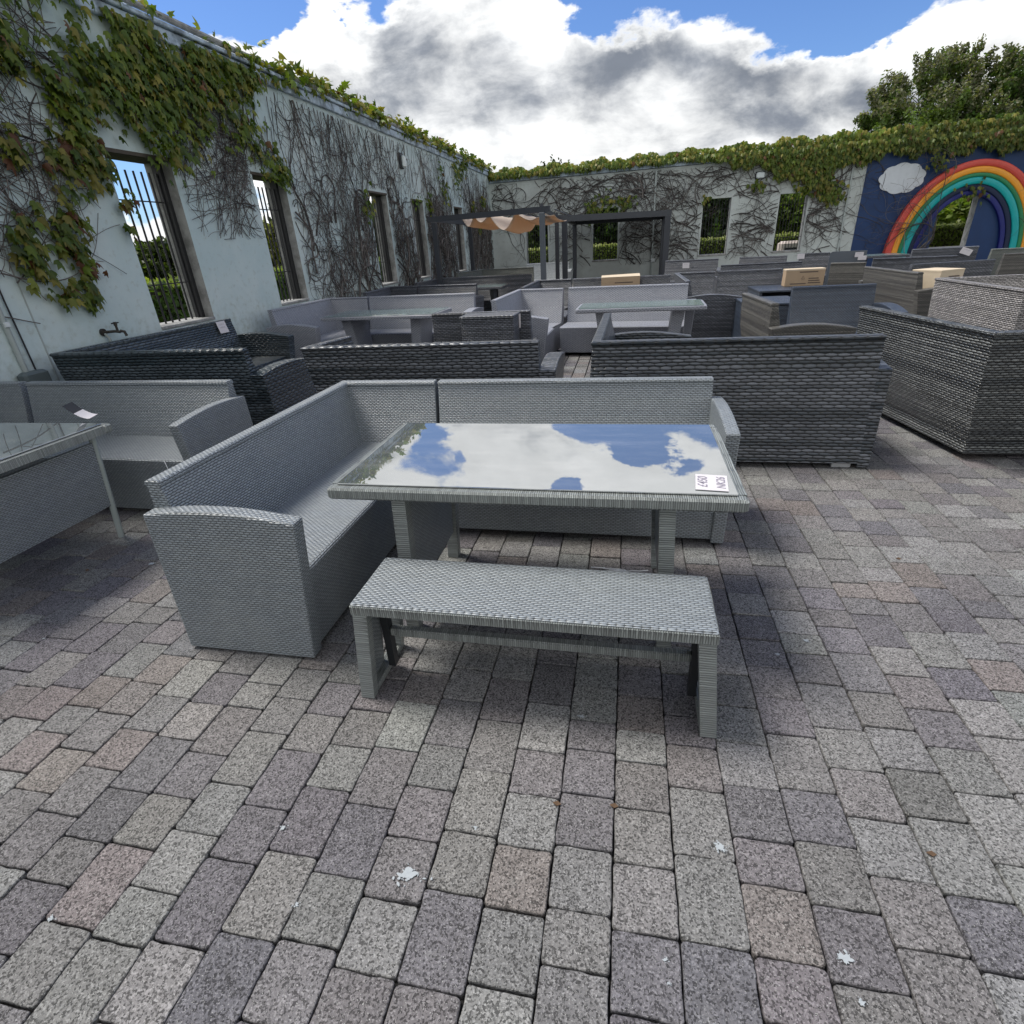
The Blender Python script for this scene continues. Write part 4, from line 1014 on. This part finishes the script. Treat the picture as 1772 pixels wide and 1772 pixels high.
# lobed leaf: 9 outline points folded a little along the midrib
LEAF = np.array([(0, .05, 0), (.22, .02, -.10), (.40, .24, -.24), (.27, .34, -.12), (.36, .66, -.30), (.15, .62, -.08), (0, 1.12, -.22),
                 (-.15, .62, -.08), (-.36, .66, -.30), (-.27, .34, -.12), (-.40, .24, -.24), (-.22, .02, -.10)])
def leaves_np(pos, down, out_n, size, tints, name, parent, shape=LEAF, matn='creeper_leaf'):
    """pos (n,3); leaf hangs along 'down' with its face towards out_n"""
    n = len(pos); y = down/np.linalg.norm(down, axis=1)[:, None]
    zc = out_n-y*np.sum(out_n*y, 1)[:, None]; zc /= np.linalg.norm(zc, axis=1)[:, None]; x = np.cross(y, zc)
    m = len(shape); S = shape[None]*size[:, None, None]
    V = pos[:, None]+S[..., 0:1]*x[:, None]+S[..., 1:2]*y[:, None]+S[..., 2:3]*zc[:, None]
    cen = m; # fan from midpoint
    mid_ = pos[:, None]+(.42*size)[:, None, None]*y[:, None]+(.03*size)[:, None, None]*zc[:, None]
    V = np.concatenate([V, mid_], 1); base = (np.arange(n)*(m+1))[:, None, None]
    tri = np.array([(j, (j+1) % m, cen) for j in range(m)])[None]+base
    return np_mesh(name, V.reshape(-1, 3), tri.reshape(-1, 3), matn, np.repeat(tints, m, axis=0), parent)
def leaf_tints(n, yellow=.25, bright=1.0):
    g = np.array([(.060, .095, .014), (.095, .135, .016), (.14, .155, .024), (.19, .17, .035), (.13, .065, .03)])
    p = np.array([.36, .34, .18*(.6+yellow*1.6), .09*(yellow*4), .02]); p /= p.sum()
    return g[rng.choice(5, n, p=p)]*(1+rng.normal(0, .16, (n, 1)))*bright

def left_creeper():
    root = thing('wall_creeper', 'creeper with lobed green leaves and bare stems over the left wall', 'climbing plant', (XW, 10, 0))
    out = []
    H = LH; f = lambda a, z, o: (XW+o, a, z)
    # old trunks on the far two thirds of the wall
    for y0 in (8.75, 10.2, 10.9, 12.75, 13.35, 15.2, 16.3, 18.9, 20.4): grow(out, y0, .02, PI/2+random.gauss(0, .15), 4.0, .028, H, 22, 8.55, 3.6, .22, .22)
    for k in range(150):
        y0 = 8.6+13.3*random.random(); grow(out, y0, .05+random.random()*2.2, PI/2+random.gauss(0, .45), 1.2+random.random()*2.4, .008+random.random()*.012, H, 22, 8.52, 3.6, .75, .13)
    for k in range(110):
        y0 = 8.6+13.0*random.random(); grow(out, y0, .9+random.random()*2.6, random.random()*2*PI, .5+random.random()*1.4, .006, H, 22, 8.52, 3.6, .75, .10)
    # dense fan right of the second window, tangles hanging over the first bays
    for k in range(50): grow(out, 8.6+random.random()*5.2, 3.55, -PI/2+random.gauss(0, .35), 1+random.random()*2, .007, H, 22, 8.5, 3.6, .30, .10)
    for k in range(60): grow(out, 6.3+random.random()*2.3, 3.5-random.random()*.7, -PI/2-random.random()*.9, .9+random.random()*1.1, .006, H, 8.7, 6.28, 3.6, .32, .12, zmin=1.75)
    for k in range(36): grow(out, 7.6, 2.0+random.random()*1.1, PI+random.gauss(0, .25), .8+random.random()*.8, .006, H, 7.7, 6.28, 3.6, .25, .15, bend=.5, zmin=1.72)
    for k in range(150): grow(out, 1.8+random.random()*3.5, 3.5-random.random()*1.1, random.choice((0, PI))+random.gauss(0, .6), .8+random.random()*1.2, .0065, H, 5.34, 1.2, 3.6, .36, .13, zmin=1.9)
    for k in range(70): grow(out, 2.4+random.random()*1.9, 2.9-random.random()*.9, -PI/2+random.gauss(0, .8), .7+random.random()*1.0, .006, H, 4.9, 1.2, 3.6, .36, .13, zmin=1.45)
    # long thin shoots over the bare render beside the tap
    for (a, z, ang, L) in ((2.6, 1.55, .05, 2.3), (2.7, 1.42, -.02, 2.2), (2.9, 1.62, -.05, 1.4), (4.0, 1.42, .5, .9), (3.9, 1.5, -.35, 1.4), (4.4, 1.55, .45, .9), (3.3, 1.25, -.05, 1.3), (3.7, 1.9, .9, .7), (3.5, 2.1, -.9, .6)):
        grow(out, a, z, ang, L, .007, H, 5.34, 1.2, 3.6, .12, .10, zmin=1.08)
    P = to_paths(out, f); tubes_np(P, [STEM_T[random.choices(range(4), (4, 3, 2, 2))[0]] for _ in P], 'stems', None); o = bpy.data.objects['stems']; place(o, root)
    # leaves
    pos = []; sz = []; yl = []
    def lower(y):   # lower edge of the dense curtain
        K = [(0, 2.7), (3.0, 2.78), (3.9, 2.78), (4.5, 2.92), (5.0, 2.62), (5.6, 2.56), (6.1, 2.62), (6.6, 2.84), (7.0, 3.05), (7.4, 3.28), (7.9, 3.5), (9, 3.66)]
        return float(np.interp(y, [k[0] for k in K], [k[1] for k in K]))
    n = 0
    while n < 4000:
        y = .6+random.random()*7.6; z = 2.2+random.random()*1.5; lo = lower(y)+.12*math.sin(y*7)+.08*math.sin(y*17+1)
        dens = min(1, max(0, (z-lo)/.3))
        ptch = math.sin(y*3.1+z*2.2)+math.sin(y*1.3-z*4.7+2)+math.sin(y*6.3+z*5.1+1)
        if random.random() > dens*(.95 if ptch > -.6 else .14): continue
        if in_hole(y, z, H, 0): continue
        pos.append((XW+.03+random.random()*.13, y, z)); sz.append(.064+random.random()*.056); yl.append(0); n += 1
    W2 = lambda px, py: onx(px, py, XW+.05)
    CL = [(130, 235, .20, 60), (112, 285, .20, 60), (150, 265, .18, 46), (175, 292, .12, 20), (12, 232, .10, 16), (14, 262, .09, 14), (120, 372, .12, 34), (100, 388, .08, 12), (40, 415, .12, 30), (58, 440, .13, 36),
          (112, 415, .10, 30), (130, 428, .10, 26), (62, 462, .09, 16), (145, 468, .10, 18), (112, 500, .12, 26), (150, 508, .10, 20), (35, 372, .07, 8), (218, 352, .10, 14), (222, 398, .06, 7), (140, 455, .07, 8),
          (60, 355, .06, 7), (372, 112, .40, 80), (395, 180, .35, 60), (418, 215, .3, 46), (440, 245, .25, 26), (470, 285, .22, 46), (485, 296, .16, 34), (430, 128, .3, 40), (636, 350, .20, 30), (720, 345, .18, 14),
          (742, 350, .2, 24), (790, 300, .35, 60), (800, 285, .3, 50), (770, 330, .25, 30), (835, 350, .3, 30), (760, 300, .2, 14), (818, 360, .2, 24), (828, 395, .18, 20), (330, 230, .3, 50), (300, 262, .22, 36), (272, 258, .2, 22)]
    for (px, py, s, c) in CL:
        y0, z0 = W2(px, py)
        for q in range(c):
            y = y0+random.gauss(0, s*.6); z = z0+random.gauss(0, s*.6); pos.append((XW+.03+random.random()*.09, y, min(z, 3.7))); sz.append(.07+random.random()*.06); yl.append(1 if px < 240 else 0)
    # fringe on the coping
    y = .5
    while y < 22:
        if math.sin(y*2.3)+math.sin(y*5.1+1)+random.random()*1.2 > (-.2 if y > 7 else .5):
            for q in range(5 if y < 8 else 8):
                big = .10 if y < 8 else .13
                pos.append((XW+random.gauss(.03, .07), y+random.gauss(0, .12), 3.80+abs(random.gauss(0, .07))+(.06 if y > 9 else 0)-.12*(random.random() < .3))); sz.append(big*(.6+random.random()*.7)); yl.append(2)
        y += .09 if y < 8 else .07
    pos = np.array(pos); n = len(pos); sz = np.array(sz); yl = np.array(yl)
    down = np.stack([.38+rng.normal(0, .25, n), rng.normal(.18, .30, n), -1+rng.normal(0, .15, n)], 1)
    top = yl == 2; down[top] = np.stack([rng.normal(.4, .5, top.sum()), rng.normal(0, .6, top.sum()), rng.normal(-.2, .5, top.sum())], 1)
    on = np.stack([1+rng.normal(0, .25, n), rng.normal(0, .75, n), rng.normal(.8, .3, n)], 1)
    t = leaf_tints(n, .35, 1.30); t[top] = leaf_tints(top.sum(), 1.0, 1.35); b = yl == 1; t[b] = leaf_tints(b.sum(), .5)
    red = b & (rng.random(n) < .10); t[red] = (.11, .045, .022)
    leaves_np(pos, down, on, sz, t, 'leaves', None); place(bpy.data.objects['leaves'], root)
left_creeper()

def back_creeper():
    root = thing('wall_creeper', 'creeper with fine bare stems and thick leaves along the top of the back wall', 'climbing plant', (3, YB, 0))
    out = []; H = BH; f = lambda a, z, o: (a, YB-.01-o, z)
    zt = 3.38
    for (x0, z0) in ((-2.2, .1), (-.1, .1), (.4, 2.6), (3.9, .1), (6.4, .1), (1.6, .1), (-4.6, .1), (9.1, .4)):
        for q in range(4): grow(out, x0, z0, PI/2+random.gauss(0, .8), 3.4, .022, H, 12.3, -4.95, zt, .25, .18, zmin=.3)
    for k in range(520):
        x0 = -4.95+12.2*random.random(); z0 = .7+random.random()*2.6
        if in_hole(x0, z0, H) : continue
        if x0 < -2.0 and z0 < 2.15: continue
        grow(out, x0, z0, random.choice((0, PI))+random.gauss(0, .55), .6+random.random()*1.8, .010+random.random()*.008, H, 12.3, -4.95, zt, .40, .09, zmin=.5)
    for k in range(14):
        x0 = 7.3+4.6*random.random(); z0 = 1.2+random.random()*1.9; grow(out, x0, z0, random.gauss(0, .6), .5+random.random()*1.2, .009, H, 12.3, 6.9, 3.3, .30, .10, zmin=.5)
    out = [(p, o+(.26 if p[0][0] > 8.2 else 0)) for p, o in out]
    P = to_paths(out, f); o = tubes_np(P, [STEM_T[random.choices(range(4), (3, 4, 1, 3))[0]] for _ in P], 'stems', None); place(o, root)
    pos = []; sz = []; yl = []
    K = [(-5, 3.57), (-2, 3.60), (2.0, 3.62), (3.0, 3.5), (3.6, 3.36), (4.3, 3.22), (4.8, 2.96), (5.5, 2.70), (5.9, 2.62), (6.2, 2.85), (6.7, 3.12), (7.2, 3.25), (8.2, 3.34), (9, 3.28), (10, 3.25), (11, 3.22), (12.4, 3.1)]
    T = [(-5, 3.80), (0, 3.88), (3, 3.93), (5, 3.97), (8, 4.02), (12.5, 4.05)]
    n = 0
    while n < 8500:
        x = -5+17.4*random.random(); wv = .25 if x < 3 else 1; lo = np.interp(x, *zip(*K))+wv*(.10*math.sin(x*5)+.06*math.sin(x*13)); hi = np.interp(x, *zip(*T))+.05*math.sin(x*4.1)+.04*math.sin(x*11)
        z = lo+(hi-lo)*random.random()
        if random.random() > (hi-lo)/1.1: continue
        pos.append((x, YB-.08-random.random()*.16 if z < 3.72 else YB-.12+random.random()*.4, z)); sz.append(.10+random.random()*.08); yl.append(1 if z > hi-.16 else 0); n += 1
    for (cx_, cz_, s, c) in ((6.42, 2.30, .16, 90), (6.3, 2.5, .2, 90), (4.15, 2.72, .12, 26), (-1.4, 2.42, .2, 50), (-.2, 2.5, .2, 40), (-.8, 2.46, .3, 40), (5.6, 2.6, .2, 60), (9.3, 3.0, .15, 40), (2.6, 2.45, .1, 10), (10.5, 2.12, .22, 26)):
        for q in range(c): pos.append((cx_+random.gauss(0, s), YB-.05-random.random()*.12-(.12 if cx_ > 8 else 0), cz_+random.gauss(0, s*.7))); sz.append(.10+random.random()*.07); yl.append(0)
    pos = np.array(pos); n = len(pos); sz = np.array(sz); yl = np.array(yl)
    down = np.stack([rng.normal(0, .4, n), -.3+rng.normal(0, .3, n), -1+rng.normal(0, .2, n)], 1); on = np.stack([rng.normal(0, .5, n), -1+rng.normal(0, .2, n), rng.normal(.6, .35, n)], 1)
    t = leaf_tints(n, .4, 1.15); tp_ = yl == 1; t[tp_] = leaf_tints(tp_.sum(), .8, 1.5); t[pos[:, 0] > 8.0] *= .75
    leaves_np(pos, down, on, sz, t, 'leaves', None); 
    o = [q for q in bpy.data.objects if q.name.startswith('leaves') and q.parent is None][0]; place(o, root)
back_creeper()

# ------------------------------------------------------------------ trees and hedges outside
QUAD = np.array([(-.16, 0, 0), (-.30, .45, -.03), (0, 1, 0), (.30, .45, -.03), (.16, 0, 0)])
def tree(label, x, y, h, blobs_, nleaf, lsize, tint, name='broadleaf_tree', airy=.0, group='trees outside the yard', tips=None, up_bias=.0, trunk_r=.14):
    root = thing(name, label, 'tree', (x, y, 0), 0, group)
    paths = []; tips_ = []
    zc = min(b[2] for b in blobs_)
    top = Vector((0, 0, max(.8, zc*.55)))
    paths.append(([(0, 0, -.1), (random.gauss(0, .05), random.gauss(0, .05), top.z*.5), tuple(top)], [trunk_r*1.3, trunk_r, trunk_r*.85]))
    for (bx, by, bz, rx, ry, rz, w) in blobs_:
        c = Vector((bx, by, bz)); pts = [top.lerp(c, s)+Vector((random.gauss(0, .12), random.gauss(0, .12), 0))*(s*(1-s)*4) for s in (0, .25, .5, .75, 1)]
        paths.append(([tuple(p) for p in pts], [trunk_r*.6, trunk_r*.45, trunk_r*.32, trunk_r*.22, trunk_r*.12]))
        for k in range(int(26*w)):
            d = Vector((random.gauss(0, 1), random.gauss(0, 1), random.gauss(.25+up_bias, 1))).normalized()
            e = c+Vector((d.x*rx, d.y*ry, d.z*rz))*(.55+.5*random.random()); q = pts[2].lerp(c, random.random())
            mid_ = q.lerp(e, .5)+Vector((0, 0, .08)); paths.append(([tuple(q), tuple(mid_), tuple(e)], [trunk_r*.16, trunk_r*.09, .006])); tips_.append((e, (rx+ry+rz)/3, d))
    tr = tubes_np(paths, [(.07, .06, .05)]*len(paths), 'trunk', root, 6)
    per = max(4, nleaf//max(1, len(tips_))); P = []; S = []; Tn = []; O = []
    for (e, r, d) in tips_:
        m = max(3, int(per*(.5+random.random()))); s = r*(.20+.14*random.random())
        q = rng.normal(0, 1, (m, 3)); q *= (s*rng.random((m, 1))**.4)/np.linalg.norm(q, axis=1)[:, None]
        st = rng.random((m, 1))*airy*r; q = q*(1-.5*(st/(airy*r+1e-6) if airy else 0))+np.array([d.x, d.y, abs(d.z)+.4])*st
        P.append(np.array(e)+q); br = .55+.75*random.random(); Tn.append(np.array(tint)[None]*br*(1+rng.normal(0, .18, (m, 1)))*(1+rng.normal(0, .06, (m, 3))))
        S.append(lsize*(.6+.7*rng.random(m)))
        if tips is not None:
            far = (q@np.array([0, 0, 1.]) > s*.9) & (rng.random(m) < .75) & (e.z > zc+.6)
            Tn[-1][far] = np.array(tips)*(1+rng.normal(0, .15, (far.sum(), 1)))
    P = np.concatenate(P); S = np.concatenate(S); Tn = np.clip(np.concatenate(Tn), .004, .6); n = len(P)
    down = rng.normal(0, 1, (n, 3))+np.array([0, 0, -.3]); on = rng.normal(0, 1, (n, 3))+np.array([0, 0, .6])
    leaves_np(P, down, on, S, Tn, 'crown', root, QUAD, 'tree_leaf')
    return root
def hedge(label, x0, x1, y0, y1, h, n, tint, top, lsize=.09):
    root = thing('clipped_hedge', label, 'hedge', ((x0+x1)/2, (y0+y1)/2, 0), 0, None); a, b = (x1-x0)/2, (y1-y0)/2
    m = MB(); m.box(-a+.10, a-.10, -b+.10, b-.10, 0, h-.10); m.build('inner_twigs', 'soil', root)
    u = rng.random((n, 3)); face = rng.random(n); P = np.empty((n, 3)); P[:, 0] = (u[:, 0]*2-1)*a; P[:, 1] = (u[:, 1]*2-1)*b; P[:, 2] = u[:, 2]*h
    tp_ = face < .35; P[tp_, 2] = h-rng.random(tp_.sum())*.06+rng.normal(0, .02, tp_.sum())
    if a > b: s_ = ~tp_; P[s_, 1] = np.where(rng.random(s_.sum()) < .85, -b, b)+rng.normal(0, .03, s_.sum())
    else: s_ = ~tp_; P[s_, 0] = np.where(rng.random(s_.sum()) < .85, a, -a)+rng.normal(0, .03, s_.sum())
    T_ = np.array(tint)*(1+rng.normal(0, .2, (n, 1))); T_[tp_] = np.array(top)*(1+rng.normal(0, .12, (tp_.sum(), 1)))  # top leaves tinted paler: sunlight on the hedge put into its colour
    down = rng.normal(0, .8, (n, 3))+np.array([0, 0, -.6]); on = rng.normal(0, .5, (n, 3))+(np.array([0, -1, .5]) if a > b else np.array([1, 0, .5]))
    leaves_np(P, down, on, lsize*(.6+.7*rng.random(n)), np.clip(T_, .004, .7), 'foliage', root, QUAD, 'tree_leaf')
hedge('clipped hedge with sunlight painted into its pale top seen through the openings of the back wall', -9, 16, 26.3, 27.3, 1.16, 30000, (.12, .165, .025), (.34, .37, .14))
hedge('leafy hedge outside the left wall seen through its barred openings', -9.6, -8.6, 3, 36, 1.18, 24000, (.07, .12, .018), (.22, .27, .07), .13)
# big trees above the right end of the back wall
def B(px, py, Y, rx, rz, w=1, ry=None): x_, z_ = ony(px, py, Y); return (x_, Y, z_, rx, ry or rx*.8, rz, w)
def tr_at(label, x, y, bl, **kw):
    bb = [(b[0]-x, b[1]-y, b[2], b[3], b[4], b[5], b[6]) for b in bl]; return tree(label, x, y, 0, bb, **kw)
tr_at('bushy tree with pale feathery tips rising behind the rainbow mural', 10.5, 26.5,
      [B(1560, 235, 26, 1.3, 1.0, 1.1), B(1600, 185, 26.5, 1.2, 1.0, 1.2), B(1640, 150, 26.5, .9, .8, .9), B(1660, 215, 26, 1.3, 1.0, 1.2), B(1530, 205, 26, .7, .6, .6), B(1600, 250, 25.5, 1.5, .8, 1.0), B(1510, 240, 26, .7, .5, .6)],
      nleaf=42000, lsize=.10, tint=(.115, .17, .045), airy=.60, tips=(.19, .19, .13), up_bias=.15)
tr_at('bushy green tree at the right edge of the photo above the mural', 13.5, 26.0,
      [B(1740, 190, 26, 1.3, 1.1, 1.2), B(1770, 150, 26, 1.0, .9, .8), B(1700, 240, 25.5, 1.4, .8, 1.2), B(1760, 260, 25, 1.3, .9, 1.2), B(1800, 220, 25.5, 1.3, 1.2, 1)],
      nleaf=34000, lsize=.10, tint=(.085, .145, .034), airy=.5, tips=(.16, .17, .10), up_bias=.15)
tr_at('dark shrubby tree overhanging the rainbow arch', 11.8, 24.0,
      [B(1690, 255, 23.2, 1.1, .5, 1), B(1760, 275, 23, .8, .6, 1), B(1620, 262, 23.3, 1.0, .35, .8)], nleaf=14000, lsize=.10, tint=(.026, .048, .014), airy=.2)
for i, (x, y, lab, tn, zt) in enumerate(((-8.0, 32, 'dark tree seen past the far left corner of the back wall', (.05, .085, .025), 3.1), (-4.2, 31, 'dark tree behind the opening under the canopy pergola', (.07, .11, .03), 2.9),
        (-.8, 32, 'dark conifer like tree behind the opening in the open pergola', (.045, .075, .028), 3.3), (2.8, 33, 'mid green tree left of the third opening', (.07, .11, .035), 3.1), (4.6, 31, 'dark tree behind the third opening', (.045, .07, .03), 3.2),
        (7.6, 31, 'bright green tree behind the fourth opening', (.14, .20, .045), 3.0), (11.0, 32, 'dark tree between the fourth opening and the mural', (.03, .045, .02), 3.0), (14.2, 30, 'leafy shrub tree behind the mural opening', (.16, .22, .045), 2.0))):
    tree(lab, x, y, 0, [(0, 0, 1.2, 2.1, 1.2, 1.2, 1.3), (.6, 0, zt-.8, 1.7, 1.0, 1.0, 1.2), (-.9, .2, zt-.9, 1.4, 1.0, 1.0, 1)], 6500, .26, tn)
# small tree peeping over the far corner, and trees beyond the left wall
tree('small pale tree top peeping over the far corner of the yard', -3.4, 29.5, 0, [(0, 0, 3.9, .9, .6, .45, 1.0), (-.5, 0, 3.6, .8, .6, .5, .8), (.0, 0, 2.6, 1.0, .6, .9, .6)], 1800, .13, (.05, .075, .03), airy=.6)
for i, (x, y, hh, lab) in enumerate(((-22, 20, 2.5, 'far tree beyond the left hedge seen through the first opening'), (-23, 25.5, 2.6, 'far tree right of it through the first opening'), (-17, 24, 2.9, 'yellow green tree seen through the second opening'),
        (-15, 28, 4.3, 'taller tree seen through the second opening'), (-13, 31.5, 3.6, 'olive tree seen through the third opening'), (-11.5, 34, 4.8, 'tall dark tree seen through the fourth opening'), (-9.5, 37, 4.6, 'dark tree seen through the fifth opening'))):
    tree(lab, x, y, 0, [(0, 0, hh*.42, 2.2, 2.2, hh*.42, 1.3), (.6, .8, hh*.7, 1.6, 1.6, hh*.28, 1), (-.5, -1.0, hh*.62, 1.5, 1.7, hh*.3, 1)], 5000, .26, (.05, .075, .02) if i != 2 else (.13, .14, .03))
# far wood closing the horizon
m = MB()
vs = []
fw = []
def wood(x0, y0, x1, y1, h, n, label):
    t_ = rng.random(n); P = np.stack([x0+(x1-x0)*t_+rng.normal(0, 2, n), y0+(y1-y0)*t_+rng.normal(0, 2, n), h*(.75+.25*np.sin(t_*37)*np.sin(t_*91))*rng.random(n)**.7], 1)
    T_ = np.array((.03, .048, .022))*(.6+.8*rng.random((n, 1)))
    leaves_np(P, rng.normal(0, 1, (n, 3)), rng.normal(0, 1, (n, 3)), .9*(.6+rng.random(n)), T_, 'far_wood', None, QUAD, 'tree_leaf')
    o = [q for q in bpy.data.objects if q.name.startswith('far_wood') and 'label' not in q][0]; tag(o, label, 'wood', kind='stuff')
wood(-30, 46, 40, 44, 4.2, 9000, 'far dark wood behind the trees of the back wall')
wood(-60, 0, -38, 60, 2.2, 9000, 'far wood beyond the left hedge')
# stone trough behind the fourth opening
x_, z_ = ony(1368, 424, 24.2)
st_ = thing('stone_trough', 'pale stone trough outside the fourth opening of the back wall', 'trough', (x_, 24.2, 0), .1)
m = MB(); m.box(-.42, .42, -.25, .25, -.05, z_+.14, .08); m.build('basin', 'stone_trough', st_)
m = MB(); m.box(-.28, .28, -.262, -.24, z_-.20, z_-.08, .01); m.build('dark_slot', 'iron_black', st_)
